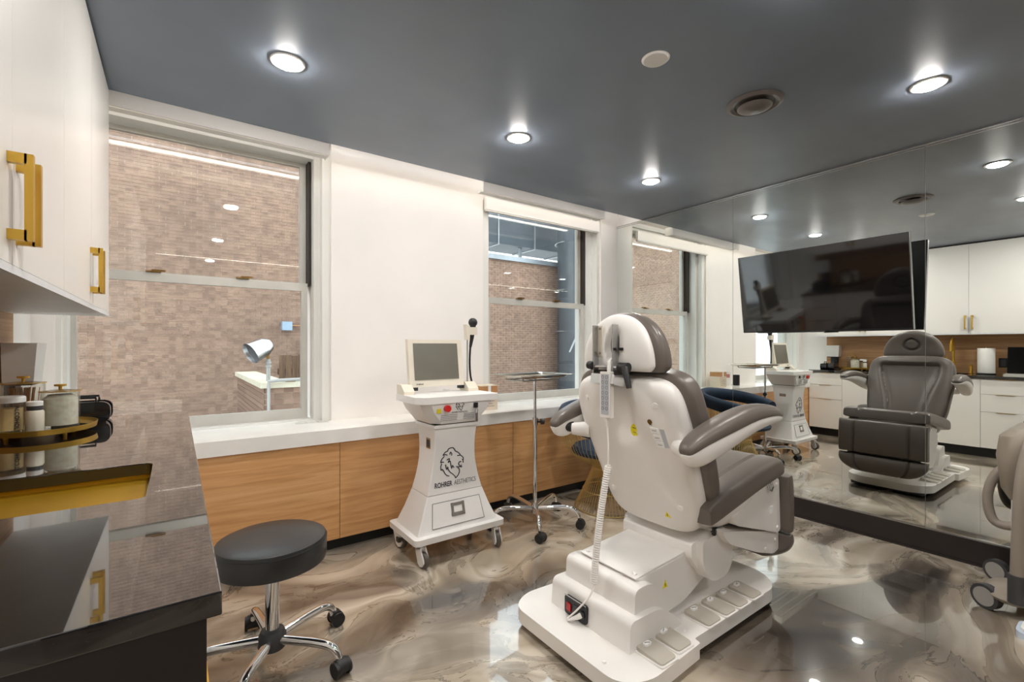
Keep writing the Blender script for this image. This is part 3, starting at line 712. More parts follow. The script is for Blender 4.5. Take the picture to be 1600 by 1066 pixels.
LION = [[(-.0713,.691),(-.0693,.7016),(-.0551,.7077),(-.0347,.7087),(-.0223,.6991),(-.0161,.6856)],[(-.0161,.6845),(.0046,.6737),(.0213,.6586),(.0247,.6508),(.015,.6484),(.0025,.6491)],[(.0247,.6508),(.0402,.6394),(.0508,.6269),(.0487,.6143),(.0487,.5939)],[(.0402,.6173),(.0474,.6144)],[(.0339,.6035),(.0213,.6053),(.0129,.5955),(.015,.5824),(.0297,.5747),(.0381,.5808)],[(-.0058,.5745),(.0381,.5667),(.0394,.5713)],[(.0046,.5675),(.0192,.5542),(.0192,.5358),(.0088,.5155),(-.012,.4988)],[(-.012,.4988),(-.0161,.5123),(-.0326,.5295),(-.0531,.5455),(-.0653,.5637),(-.0693,.5824)],[(-.0693,.6908),(-.0895,.6844),(-.1075,.6653),(-.0855,.6677),(-.0734,.6617)],[(-.0551,.6635),(-.051,.6811),(-.0388,.6668),(-.0429,.6553)],[(-.0955,.6583),(-.1155,.6378),(-.1234,.6175),(-.1095,.6208),(-.0983,.6173)],[(-.1155,.6109),(-.1222,.5905),(-.1214,.5671),(-.1095,.5724),(-.0995,.5583),(-.0895,.5387),(-.0734,.5234),(-.0592,.52)],[(-.0774,.6287),(-.0653,.636),(-.0551,.6353),(-.0673,.611),(-.051,.6195),(-.0469,.5935),(-.0408,.5671),(-.0347,.588),(-.0223,.5716)],[(-.0855,.5993),(-.0834,.5809),(-.0774,.5656),(-.0673,.5839)]]
def lion(name, cx, cz, k, f, wd):
    b = B()
    for l in LION:
        for p, q in zip(l, l[1:]):
            P_ = ((p[0]+.036)*k+cx, (p[1]-.604)*k+cz); Q_ = ((q[0]+.036)*k+cx, (q[1]-.604)*k+cz)
            strip(b, P_, Q_, wd, f)
            b2 = P_
    return b.build(name, M['print'], root, smooth_=False)
lion('lion_emblem', -.022, .604, 1.0, fy, .0030)
tl = math.atan2(ywf(.50)-ywf(.43), .07)
B().prism(rounded([(X0-.172, Y0-.150), (X0+.170, Y0-.150), (X0+.170, Y0+.148), (X0-.172, Y0+.148)], .008, 3), 'z', .852, .872, .003).build('column_cap', M['cartw'], root)
B().box(X0-.150, X0+.150, Y0-.130, Y0+.130, .871, .8795).build('shadow_gap', M['kick'], root)  # black slab stands in for the shade between column and head
text('ROHRER', .047, M['print'], root, (X0-.092, ywf(.468)-.003, .470), (PI/2, 0, 0), bold=.0009, sx=.72)
text('AESTHETICS', .045, M['printgrey'], root, (X0+.074, ywf(.468)-.003, .470), (PI/2, 0, 0), bold=-.0004, sx=.70)
hf = lambda z: Y0-.165-(z-.90)/.12*.021-.004 if z > .9 else Y0-.168
hf2 = lambda z: Y0-.1700-(z-.90)*.145-.0025
lion('small_emblem', 0.0, 1.0, .34, hf2, .0012)
text('ROHRER AESTHETICS', .0125, M['print'], root, (X0, hf2(.958)-.001, .955), (PI/2, 0, 0))
b = B(); b.cyl((X0-.098, hf2(.985)+.004, .985), (X0-.098, hf2(.985)-.022, .985), .022, .022, 20, .004); b.build('emergency_button', M['red'], root)
b = B(); b.prism(rounded([(X0-.168, .958), (X0-.140, .958), (X0-.140, .985), (X0-.168, .985)], .004), 'y', hf2(.975)-.003, hf2(.975)+.003); b.build('warning_sticker', M['yellow'], root, smooth_=False)
b = B(); b.box(X0+.105, X0+.137, hf2(.99)-.006, hf2(.99)+.004, .975, 1.008, .002); kk = b.build('key_switch', M['black'], root)
b = B(); b.tube([(X0+.121, hf2(.99)-.007, .992), (X0+.121, hf2(.99)-.03, .988)], .0035, 8); b.tube([(X0+.121+.012*math.cos(a), hf2(.96)-.016, .955+.018*math.sin(a)) for a in [2*PI*i/12 for i in range(12)]], .002, 6, closed=True); b.box(X0+.118, X0+.136, hf2(.93)-.014, hf2(.93)-.010, .88, .938, .003); b.build('key', M['steel'], kk)
b = B()
for gx0, nx in ((-.135, 13), (.035, 9)):
    for i in range(nx):
        for j in range(4):
            z = .905+j*.0115; x = X0+gx0+i*.0095+j*.0012
            b.cyl((x, hf2(z)+.003, z), (x, hf2(z)-.0006, z), .0023, .0023, 6)
stuff(b.build('speaker_holes', M['printgrey'], root, smooth_=False))
b = B(); b.box(X0-.1575, X0-.150, Y0-.060, Y0+.0, .705, .775, .003); pi_ = b.build('power_inlet', M['steel'], root)
B().box(X0-.160, X0-.156, Y0-.050, Y0-.01, .715, .765, .003).build('rocker_switch', M['greydark'], pi_)
b = B(); b.box(X0+.150, X0+.156, Y0-.03, Y0+.05, .725, .762, .003); b.build('side_vent', M['steel'], root)
# casters
def caster(parent, x, y, ang, h=.146, wr=.050, white=True, name='caster'):
    """forked double-stem wheel, hangs below z=h"""
    mw = M['cartw'] if white else M['rubber']; mt = M['greywheel'] if white else M['rubber']
    ca, sa = math.cos(ang), math.sin(ang); off = .028
    cx, cy_ = x+ca*off, y+sa*off
    b = B(); b.cyl((x, y, h), (x, y, h-.02), .018, .018, 14); 
    px, py = -sa, ca
    for s_ in (-1, 1):
        q = .024*s_
        b.prism  # fork cheek
        pts = [(x-ca*.022, h-.020), (x+ca*.022, h-.020)]
        A = [(x-ca*.024+px*q, y-sa*.024+py*q, h-.018), (x+ca*.026+px*q, y+sa*.026+py*q, h-.018), (cx+ca*.032+px*q, cy_+sa*.032+py*q, wr+.012), (cx+ca*.034+px*q, cy_+sa*.034+py*q, wr-.008), (cx+ca*.018+px*q, cy_+sa*.018+py*q, wr-.030), (cx-ca*.006+px*q, cy_-sa*.006+py*q, wr-.034), (cx-ca*.026+px*q, cy_-sa*.026+py*q, wr-.016), (cx-ca*.032+px*q, cy_-sa*.032+py*q, wr+.006)]
        A2 = [(p[0]-px*.009*s_, p[1]-py*.009*s_, p[2]) for p in A]
        b.rings([A, A2])
    b.hexa([(x-ca*.02-px*.024, y-sa*.02-py*.024, h-.034), (x+ca*.022-px*.024, y+sa*.022-py*.024, h-.034), (x+ca*.022+px*.024, y+sa*.022+py*.024, h-.034), (x-ca*.02+px*.024, y-sa*.02+py*.024, h-.034), (x-ca*.02-px*.024, y-sa*.02-py*.024, h-.018), (x+ca*.022-px*.024, y+sa*.022-py*.024, h-.018), (x+ca*.022+px*.024, y+sa*.022+py*.024, h-.018), (x-ca*.02+px*.024, y-sa*.02+py*.024, h-.018)])
    c = b.build(name, mw, parent)
    wv = Vector((px, py, 0)); cc = Vector((cx, cy_, wr))
    t = B(); t.cyl(cc-wv*.013, cc+wv*.013, wr, wr, 24, .006); t.build('wheel', mt, c)
    t = B(); t.cyl(cc-wv*.0155, cc+wv*.0155, wr*.45, wr*.45, 14); t.build('hub', M['ledw'] if white else M['rubber'], c)
    return c
for sx, sy, a in ((-1, -1, -1.35), (1, -1, -1.8), (-1, 1, -1.2), (1, 1, 1.2)):
    c = caster(root, X0+sx*.285, Y0+sy*.178+(0 if sy > 0 else -.005), a)
    if sy > 0 and sx < 0:
        B().box(X0-.31, X0-.27, Y0+.115, Y0+.155, .055, .085, .006).build('brake_pedal', M['greywheel'], c)
# monitor (hinged, part of the cart)
mo = B()
def mframe(b, x0, x1, z0, z1, y, t, lean, bevel=.008):
    b.hexa([(x0, y, z0), (x1, y, z0), (x1, y+t, z0), (x0, y+t, z0), (x0, y+lean, z1), (x1, y+lean, z1), (x1, y+t+lean, z1), (x0, y+t+lean, z1)], bevel, 3)
ym = 2.985; ln = .045
mframe(mo, X0-.237, X0+.187, 1.108, 1.440, ym, .040, ln); mon = mo.build('monitor', M['bezel'], root)
b = B(); mframe(b, X0-.199, X0+.147, 1.157, 1.413, ym-.004+ln*.15, .004, ln*.78, 0); b.build('screen', M['screen'], mon, smooth_=False)
text('POSIFLEX', .0125, M['print'], mon, (X0-.165, ym-.004, 1.128), (PI/2, 0, 0), bold=.0004)
b = B(); b.box(X0-.215, X0-.18, ym-.005, ym+.04, 1.085, 1.108, .002); b.box(X0+.150, X0+.185, ym-.005, ym+.04, 1.085, 1.108, .002); b.build('hinge', M['black'], mon)
for s_, xa, xb in ((-1, X0-.300, X0-.225), (1, X0+.195, X0+.280)):
    b = B(); P = [(Y0+.035, 1.062), (Y0+.165, 1.062), (Y0+.165, 1.130), (Y0+.09, 1.130), (Y0+.035, 1.085)]
    b.prism(P, 'x', xa, xb, .006, 2); b.build('hinge_bracket', M['bezel'], root)
# hand piece on a pole
px, py = X0+.232, Y0+.115
b = B(); b.cyl((px, py, 1.13), (px, py, 1.53), .0055, .0055, 10); pol = b.build('pole', M['grey'], root)
b = B(); b.hexa([(px-.014, py-.02, 1.44), (px+.010, py-.02, 1.44), (px+.010, py+.02, 1.44), (px-.014, py+.02, 1.44), (px-.022, py-.022, 1.555), (px+.012, py-.022, 1.54), (px+.012, py+.022, 1.54), (px-.022, py+.022, 1.555)], .004); b.box(px+.008, px+.072, py-.024, py+.024, 1.478, 1.535, .008); b.build('holder', M['bezel'], pol)
hp = B(); hp.ellipsoid((px+.048, py, 1.572), .036, .030, .034); hp.tube([(px+.048, py, 1.555), (px+.044, py, 1.50), (px+.038, py, 1.45), (px+.026, py, 1.385)], [.024, .02, .015, .010], 12)
hp.build('handpiece', M['rubber'], pol)
B().tube(smooth([(px+.026, py, 1.39), (px+.020, py, 1.28), (px+.026, py, 1.18), (px+.040, py, 1.12)], 16), .0075, 8).build('cable', M['black'], pol)

# ------------------------------------------------------------------ star-base stool and instrument stand
def star_caster(parent, x, y, ang, r=.034):
    ca, sa = math.cos(ang), math.sin(ang); px, py = -sa, ca
    b = B(); b.cyl((x, y, .085), (x, y, .055), .009, .009, 10)
    cx, cy_ = x+ca*.012, y+sa*.012
    # hood
    wv = Vector((px, py, 0)); cc = Vector((cx, cy_, r))
    b.cyl(cc-wv*.022+Vector((0, 0, .006)), cc+wv*.022+Vector((0, 0, .006)), r*.93, r*.93, 18, .004)
    c = b.build('caster', M['rubber'], parent)
    for q_ in (1, -1): B().cyl(cc+wv*.022*q_, cc+wv*.034*q_, r, r*.94, 20, .003).build('wheel', M['black'], c)
def star_leg(parent, cx, cy, ang, R, z_in, z_top, r0, r1):
    ca, sa = math.cos(ang), math.sin(ang)
    prof = [(.03, z_in), (.35*R, z_in+(z_top-z_in)*.55), (.70*R, z_top), (.88*R, z_top-.008), (.97*R, z_top-.035), (R, z_top-.070)]
    pts = smooth([(cx+ca*d, cy+sa*d, z) for d, z in prof], 18); n = len(pts)
    rr = [r0+(r1-r0)*i/(n-1) for i in range(n)]
    l = B().tube(pts, rr, 12).build('leg', M['chrome'], parent)
    star_caster(l, cx+ca*R, cy+sa*R, ang+random.uniform(-.9, .9))
sx, sy = .343, 2.267
root = empty('rolling_stool', (sx, sy, 0), 'low round stool with charcoal leather seat on chrome five-star base', 'stool')
B().lathe([(.001, .447), (.208, .447), (.218, .452), (.222, .465), (.222, .538), (.216, .553), (.200, .560), (.10, .565), (.001, .566)], (sx, sy, 0), 56).build('seat', M['blackleather'], root)
B().tube([(sx+.2215*math.cos(2*PI*i/56), sy+.2215*math.sin(2*PI*i/56), .540) for i in range(56)], .0022, 6, closed=True).build('piping', M['black'], root)
B().cyl((sx, sy, .36), (sx, sy, .447), .014, .014, 14).build('piston', M['chrome'], root)
B().cyl((sx, sy, .13), (sx, sy, .375), .029, .029, 24).build('column', M['chrome'], root)
B().lathe([(.012, .07), (.052, .075), (.058, .09), (.056, .13), (.046, .152), (.032, .160), (.02, .160)], (sx, sy, 0), 28).build('hub', M['greydark'], root)
a0 = math.atan2(2.014-sy, .576-sx)
for k in range(5): star_leg(root, sx, sy, a0+2*PI*k/5, .325, .112, .120, .021, .016)
px, py = 2.284, 2.854
root = empty('instrument_stand', (px, py, 0), 'chrome instrument stand with rectangular steel tray beside the laser cart', 'stand')
a0 = math.atan2(2.587-py, 2.109-px)
for k in range(5): star_leg(root, px, py, a0+2*PI*k/5, .345, .125, .150, .019, .015)
B().cyl((px, py, .09), (px, py, .165), .03, .026, 20, .004).build('hub', M['chrome'], root)
B().cyl((px, py, .15), (px, py, .80), .016, .016, 18).build('outer_pole', M['chrome'], root)
B().cyl((px, py, .78), (px, py, 1.14), .0115, .0115, 14).build('inner_pole', M['chrome'], root)
B().cyl((px, py, .775), (px, py, .83), .022, .022, 18, .003).build('collar', M['chrome'], root)
b = B(); b.cyl((px+.02, py-.012, .80), (px+.045, py-.02, .80), .008, .008, 10); b.cyl((px+.045, py-.02, .80), (px+.068, py-.03, .80), .024, .022, 16, .004); b.build('clamp_knob', M['black'], root)
ta = math.radians(6); tcx, tcy = 2.335, 2.95
def T(x, y, z): return (tcx+x*math.cos(ta)-y*math.sin(ta), tcy+x*math.sin(ta)+y*math.cos(ta), z)
b = B()
def rr_(hx, hy, z, r=.03): return [T(p[0], p[1], z) for p in rounded([(-hx, -hy), (hx, -hy), (hx, hy), (-hx, hy)], r, 4)]
b.rings([rr_(.235, .145, 1.150), rr_(.245, .155, 1.150), rr_(.260, .170, 1.166), rr_(.285, .195, 1.170), rr_(.287, .197, 1.167), rr_(.262, .172, 1.162), rr_(.243, .152, 1.146), rr_(.235, .145, 1.146)], True, True)
b.rings([rr_(.24, .15, 1.146), rr_(.24, .15, 1.150)], True); b.build('tray', M['tray'], root)
b = B(); b.tube([T(-.20, -.10, 1.142), T(-.19, -.10, 1.125), T(.19, -.10, 1.125), T(.20, -.10, 1.142)], .006, 8); b.tube([T(-.20, .10, 1.142), T(-.19, .10, 1.125), T(.19, .10, 1.125), T(.20, .10, 1.142)], .006, 8); b.tube([T(-.19, -.10, 1.125), T(-.19, .10, 1.125)], .006, 8); b.tube([T(.19, -.10, 1.125), T(.19, .10, 1.125)], .006, 8); b.tube([T(-.05, -.10, 1.125), T(-.05, .10, 1.125)], .008, 8)
b.build('tray_support', M['steel'], root)

# ------------------------------------------------------------------ gold wire chair
px, py = 3.045, 2.79
root = empty('wire_armchair', (px, py, 0), 'gold wire armchair with navy velvet backrest between treatment chair and window ledge', 'chair')
b = B(); NW = 64
for k in range(NW):
    a = 2*PI*k/NW
    pr_ = smooth([(.285, .012), (.225, .13), (.165, .26), (.135, .345), (.150, .40), (.22, .45), (.26, .48)], 14)
    b.tube([(px+r*math.cos(a+.0), py+r*math.sin(a), z) for r, z in pr_], .0028, 4)
stuff(b.build('base_wires', M['goldwire'], root))
b = B()
for r, z in ((.285, .008), (.215, .155), (.136, .345), (.262, .475)):
    b.tube([(px+r*math.cos(2*PI*k/48), py+r*math.sin(2*PI*k/48), z) for k in range(48)], .0045, 6, closed=True)
b.build('wire_rings', M['goldwire'], root)
def rimz(a):   # a: angle from back (+Y) direction, -1..1 over the arc
    return .89-.13*abs(a)**1.6
ARC = math.radians(128)
def armp(u, r, z): an = PI/2+u*ARC; return (px+r*math.cos(an), py+r*math.sin(an), z)
b = B()
for k in range(47):
    u = -1+2*k/46; zt = rimz(u)-.10
    pts = smooth([(.15, .38), (.275, .43), (.36, .52), (.395, .63), (.405, zt)], 12)
    b.tube([armp(u, r, z) for r, z in pts], .0028, 4)
stuff(b.build('basket_wires', M['goldwire'], root))
b = B(); b.tube([armp(-1+k/20, .405, rimz(-1+k/20)-.10) for k in range(41)], .005, 6)
for s_ in (-1, 1): b.tube([armp(s_, .405, rimz(1)-.10), armp(s_*.98, .36, .52), armp(s_*.97, .262, .475)], .007, 6)
b.build('basket_frame', M['goldwire'], root)
b = B(); R = []
for k in range(41):
    u = -1+k/20; zt = rimz(u); lo = zt-.13
    R.append([armp(u, .375, lo), armp(u, .405, lo-.004), armp(u, .425, zt-.075), armp(u, .428, zt-.035), armp(u, .412, zt-.004), armp(u, .385, zt+.006), armp(u, .356, zt-.012), armp(u, .345, zt-.045), armp(u, .356, zt-.085)])
b.rings(R); b.build('backrest', M['navy'], root, ang=60)
B().lathe([(.001, .455), (.25, .46), (.315, .478), (.325, .505), (.30, .535), (.001, .548)], (px, py-.015, 0), 40).build('seat_cushion', M['navy'], root)

# ------------------------------------------------------------------ treatment chair (measured in units of 1.0875)
SC = 1.0875
cy = 1.41
root = empty('treatment_chair', (1.85, cy, 0), 'white power treatment chair with taupe leather cushions and pedal base', 'treatment chair')
P = rounded([(1.255, cy-.30), (1.36, cy-.365), (1.70, cy-.345), (1.705, cy-.315), (2.40, cy-.31), (2.50, cy-.20), (2.50, cy+.20), (2.40, cy+.31), (1.705, cy+.315), (1.70, cy+.345), (1.36, cy+.365), (1.255, cy+.30)], [.10, .06, .012, .01, .07, .12, .12, .07, .01, .012, .06, .10], 6)
B().prism(P, 'z', .034, .095, .021, 4, .35).build('base_plate', M['plastic'], root)
b = B()
for x, y in ((1.36, cy-.27), (1.36, cy+.27), (2.38, cy-.22), (2.38, cy+.22)): b.cyl((x, y, 0), (x, y, .032), .025, .025, 14)
b.box(1.30, 2.46, cy-.26, cy+.26, .012, .032); b.build('foot_frame', M['greydark'], root)
# rear housing, two steps
prof1 = rounded([(1.41, .09), (1.418, .214), (1.60, .214), (1.70, .15), (1.755, .09)], [0, .03, .05, .05, 0], 6)
B().prism(prof1, 'y', cy-.228, cy+.228, .028, 4, .5).build('rear_housing', M['plastic'], root)
prof2 = rounded([(1.468, .10), (1.478, .308), (1.585, .312), (1.665, .245), (1.715, .10)], [0, .03, .06, .07, 0], 6)
B().prism(prof2, 'y', cy-.200, cy+.200, .026, 4, .5).build('upper_housing', M['plastic'], root)
pa = B().prism(rounded([(1.54, .14), (1.545, .318), (1.60, .322), (2.035, .352), (2.05, .21), (1.86, .135), (1.70, .12)], [.0, .01, .01, .02, .04, .05, .02], 4), 'y', cy-.165, cy+.168, .012, 3).build('lift_arm', M['plastic'], root)
B().prism(rounded([(1.530, .3190), (2.020, .3555), (2.020, .3615), (1.530, .3250)], .002), 'y', cy-.160, cy+.163, .003).build('cover_plate', M['plastic'], pa)
b = B()
for x, z in ((1.555, .327), (2.0, .360)):
    for s_ in (-1, 1): b.cyl((x, cy+s_*.140, z-.002), (x, cy+s_*.125, z+.007), .009, .006, 12)
b.build('screw_cap', M['ledw'], pa)
B().prism(rounded([(1.905, .30), (1.905, .405), (2.10, .425), (2.150, .39), (2.150, .25), (2.10, .205), (1.97, .205)], [.04, .025, .02, .04, .06, .05, .05], 5), 'y', cy-.228, cy+.222, .022, 3).build('pivot_block', M['plastic'], root)
B().prism(rounded([(1.868, .33), (1.868, .390), (1.915, .405), (1.915, .27)], .01, 3), 'y', cy-.195, cy+.195, .006).build('pivot_trim', M['plastic'], root)
b = B(); b.cyl((2.03, cy-.205, .415), (2.03, cy-.205, .436), .016, .013, 12); b.tube([(2.03, cy-.205, .432), (2.005, cy-.222, .432), (1.975, cy-.238, .430)], [.007, .011, .010], 10); b.build('locking_lever', M['black'], root)
b = B(); b.box(2.03, 2.09, cy-.215, cy-.165, .415, .432, .004); b.cyl((2.05, cy-.20, .436), (2.10, cy-.19, .438), .008, .008, 10); b.build('lever_mount', M['steel'], root)
# socket panel on the rear housing
sp_ = B().prism(rounded([(cy-.005, .100), (cy+.130, .100), (cy+.130, .178), (cy-.005, .178)], .014, 4), 'x', 1.402, 1.416, .003).build('power_panel', M['black'], root)
B().box(1.397, 1.403, cy+.088, cy+.114, .118, .152, .002).build('power_switch', M['redlit'], sp_)
B().box(1.399, 1.403, cy+.045, cy+.075, .118, .158, .002).build('inlet_socket', M['greydark'], sp_)
b = B(); b.cyl((1.404, cy+.022, .135), (1.394, cy+.022, .135), .017, .017, 16); b.build('cord_socket', M['greydark'], sp_)
B().box(1.400, 1.4025, cy-.002, cy+.128, .1785, .182).build('panel_edge', M['steel'], sp_)
b = B(); b.prism([(1.70, .235), (1.735, .235), (1.7175, .268)], 'y', cy-.1665, cy-.163); b.build('warning_triangle', M['yellow'], pa, smooth_=False)
b = B(); b.box(1.716, 1.719, cy-.1672, cy-.1664, .241, .254); b.build('triangle_mark', M['black'], pa, smooth_=False)
# pedals
sym = ['down', 'up']
for k, (x, y, wx) in enumerate(((1.494, cy-.285, .104), (1.615, cy-.272, .104), (1.863, cy-.250, .112), (1.99, cy-.250, .100), (2.10, cy-.250, .096), (2.222, cy-.250, .100))):
    b = B(); hx = wx/2-.006; hy = .062
    b.prism(rounded([(x-hx-.007, y-hy-.008), (x+hx+.007, y-hy-.008), (x+hx+.007, y+hy+.006), (x-hx-.007, y+hy+.006)], .014, 4), 'z', .094, .101, .003)
    pb = b.build('pedal_surround', M['plastic'], root)
    b = B(); b.prism(rounded([(x-hx, y-hy), (x+hx, y-hy), (x+hx, y+hy), (x-hx, y+hy)], .017, 5), 'z', .098, .114, .005, 3)
    for v_ in b.bm.verts:
        if v_.co.z > .104: v_.co.z += (v_.co.y-y)*.07+.0035*math.cos((v_.co.y-y)/hy*3.0)
    pd = b.build('foot_pedal', M['lightgrey'], root)
    b = B(); b.prism(rounded([(x-.018, y+.030), (x+.018, y+.030), (x+.018, y+.050), (x-.018, y+.050)], .008, 4), 'z', .112, .1215); b.build('icon_sticker', M['label'], pd, smooth_=False)
    b = B(); z = .1218
    dd = 1 if k % 2 else -1
    b.tube([(x-.010, y+.040-dd*.005, z), (x+.001, y+.040, z), (x+.010, y+.040+dd*.006, z)], .0012, 5); b.build('icon', M['print'], pd)
b = B()
for x, y in ((1.30, cy-.20), (1.72, cy-.26), (1.66, cy-.24)): b.cyl((x, y, .094), (x, y, .101), .009, .006, 12)
b.build('base_screw', M['ledw'], root)
# seat
SP = [(1.86, .525), (2.10, .575), (2.44, .655)]
B().pad([(1.86, .510), (2.02, .520), (2.25, .565), (2.47, .625)], lambda s: .225+.055*min(1, s*2.2), .03, lambda s: .035+.115*math.sin(PI*min(1, s*1.05+.05))**1.2*(1-s*.35), cy, -1, 5, 5, ns=24, nt=28, rb=lambda s, t: .05*abs(t)**3).build('seat_shell', M['plastic'], root)
def seat_groove(s, t):
    g = 0
    for q in (-.62, .62): g += .012*math.exp(-((t-q)/.022)**2)
    return g - .012*abs(t)**2*(1 if abs(t) > .62 else .3)
B().pad([(1.83, .535), (2.05, .580), (2.28, .625), (2.49, .655)], .312, .072, .035, cy, -1, 6, 7, ns=26, nt=52, rf=seat_groove).build('seat_cushion', M['leather'], root)
# backrest
BS = [(1.905, .445), (1.858, .60), (1.775, .80), (1.695, 1.00), (1.652, 1.150)]
def bw(s): return .262+.040*min(1, s*1.4)**1.1
def rb(s, t):
    k = max(0, min(1, (s-.58)/.14)); k = k*k*(3-2*k)
    g = .036*k/(1+math.exp((abs(t)-.20-.10*(s-.6))/.035))
    for q in (-.56, .50):
        r = ((t-q)/.30)**2+((s-.60)/.26)**2
        g += .010/(1+math.exp((r-1)*5))*max(0, min(1, (.80-s)/.2))
    for q in (-1, 1): g += .012*math.exp(-((t-q*.74)/.10)**2-((s-.835)/.055)**2)
    return g
bs = B().pad(BS, bw, .02, .088, cy, 1, 3.4, 5, 5.5, rb=rb, ns=44, nt=48).build('back_shell', M['plastic'], root)
def rf(s, t):
    lim = .55-.12*math.cos(PI*(s-.15)*1.3)
    d = (abs(t)-lim)/.05
    ins = max(0, min(1, (1-d)/2)) if s < .86 else 0
    k = max(0, min(1, (.90-s)/.05))
    return .040*k*(1/(1+math.exp((abs(t)-lim)/.035)))+.014*math.exp(-((abs(t)-lim)/.022)**2)*k
B().pad([(1.93, .53), (1.882, .66), (1.805, .84), (1.728, 1.03), (1.692, 1.180)], lambda s: .292+.040*min(1, s*1.5), .072, .052, cy, 1, 5, 6, 5.5, rf=rf, ns=56, nt=90).build('back_cushion', M['leather'], root)
# headrest
def hw(s): return .197*max(0, 1-max(0, (s-.12)/.88)**2.1)**.5*(1-.12*max(0, (.12-s)/.12)**2)
def hole(s, t):
    return .030/(1+math.exp(((t/.20)**2+((s-.46)/.30)**2-1)*9))
HS = [(1.610, 1.172), (1.605, 1.30), (1.627, 1.420)]
B().pad(HS, hw, .012, .040, cy, 1, 3.2, 5, 0, rb=hole, ns=44, nt=52).build('headrest_shell', M['plastic'], root)
def face(s, t):
    r = math.hypot(t*.2, (s-.50)*.245)
    return .020*math.exp(-((r-.054)/.009)**2)
hc = B().pad([(1.655, 1.168), (1.650, 1.30), (1.671, 1.432)], lambda s: hw(s)*1.19, .050, .048, cy, 1, 3.5, 4.5, 0, rf=face, ns=72, nt=84).build('headrest_cushion', M['leather'], root)
b = B(); b.ellipsoid((1.588, cy+.004, 1.285), .010, .022, .056, 20, 10); b.build('breather_pad', M['leather'], root)
# headrest bracket
root_ = root
brk = B().prism([(1.505, 1.120), (1.56, 1.105), (1.62, 1.110), (1.62, 1.150), (1.56, 1.158), (1.51, 1.160)], 'y', cy-.062, cy+.072, .004).build('bracket_plate', M['chrome'], root)
for s_ in (-1, 1):
    yb = cy+.026+s_*.044
    B().box(1.562, 1.567, yb-.016, yb+.016, 1.235, 1.372, .002).build('hinge_strap', M['bezel'], brk)
    B().box(1.532, 1.566, yb-.003+s_*.014, yb+.003+s_*.014, 1.135, 1.375, .002).build('hinge_arm', M['steel'], brk)
    for z in (1.36, 1.25): B().cyl((1.562, yb-.004, z), (1.556, yb-.004, z), .005, .005, 8).build('bolt', M['steel'], brk)
B().box(1.557, 1.563, cy-.066, cy-.046, 1.262, 1.274, .001).build('stop_block', M['black'], brk)
b = B(); b.cyl((1.540, cy-.055, 1.190), (1.540, cy+.085, 1.190), .006, .006, 12); b.build('cross_bar', M['chrome'], brk)
b = B(); b.cyl((1.540, cy+.088, 1.192), (1.540, cy+.118, 1.195), .021, .018, 16, .005); b.build('knob', M['rubber'], brk)
b = B(); b.cyl((1.540, cy-.065, 1.190), (1.540, cy-.113, 1.190), .021, .021, 16, .005); b.build('lever_boss', M['rubber'], brk)
b = B(); b.tube([(1.528, cy-.104, 1.188), (1.514, cy-.124, 1.160), (1.512, cy-.140, 1.108)], [.015, .013, .011], 10); b.build('lever', M['rubber'], brk)
# surface stickers and buttons on the back shell
me = bs.data; bvh = BVHTree.FromPolygons([v.co.copy() for v in me.vertices], [tuple(p.vertices) for p in me.polygons])
rl = root.location
def hit(y, z):
    h = bvh.ray_cast(Vector((.5*SC, y*SC, z*SC))-rl, Vector((1, 0, 0)))
    return h[0], h[1]
def patch(y, z, outline, mt, name, th=.0015, parent=None):
    b = B(); b.sc = 1; rings = []
    def P_(f, up):
        out = []
        for p in outline:
            loc, nor = hit(y-p[0]*f, z+p[1]*f*.97)
            if loc is None: return None
            n = nor if nor.x < 0 else -nor
            out.append(loc+n*(th*SC if up else -.003))
        return out
    for f, up in ((1, 0), (1, 1), (.66, 1), (.33, 1), (.02, 1)):
        r = P_(f, up)
        if r is None: return None
        rings.append(r)
    b.rings(rings); return b.build(name, mt, parent or root, local=True, ang=50, weld=1e-7)
circ = lambda rx, ry, n=24: [(rx*math.cos(2*PI*k/n), ry*math.sin(2*PI*k/n)) for k in range(n)]
rect = lambda w_, h_, r=.003: rounded([(-w_/2, -h_/2), (w_/2, -h_/2), (w_/2, h_/2), (-w_/2, h_/2)], r, 2)
patch(cy-.045, .905, circ(.027, .029), M['yellow'], 'round_sticker', .001)
patch(cy-.045, .915, rect(.034, .002, 0), M['greydark'], 'sticker_line', .0016)
patch(cy-.045, .895, rect(.026, .0015, 0), M['greydark'], 'sticker_line', .0016)
for k, z in enumerate((.925, .893, .862)):
    patch(cy-.170-.004*k, z, rect(.036, .024), M['label'], 'switch_label', .003)
    patch(cy-.170-.004*k, z, rect(.020, .0022, 0), M['printgrey'], 'label_print', .0034)
patch(cy-.206, .893, rect(.020, .085, .001), M['keypad'], 'indicator_strip', .0008)
patch(cy-.160, .962, circ(.010, .011), M['latch'], 'key_lock', .004)
patch(cy-.160, .948, rect(.014, .003, 0), M['printgrey'], 'lock_print', .001)
patch(cy-.120, .520, [(-.016, -.012), (.016, -.012), (0, .016)], M['yellow'], 'warning_triangle', .001)
patch(cy-.120, .520, rect(.003, .012, 0), M['black'], 'triangle_mark', .0016)
for y, z in ((cy-.195, 1.035), (cy+.195, 1.035), (cy-.195, .575), (cy+.185, .575)): patch(y, z, circ(.012, .012, 16), M['ledw'], 'screw_cap', .006)
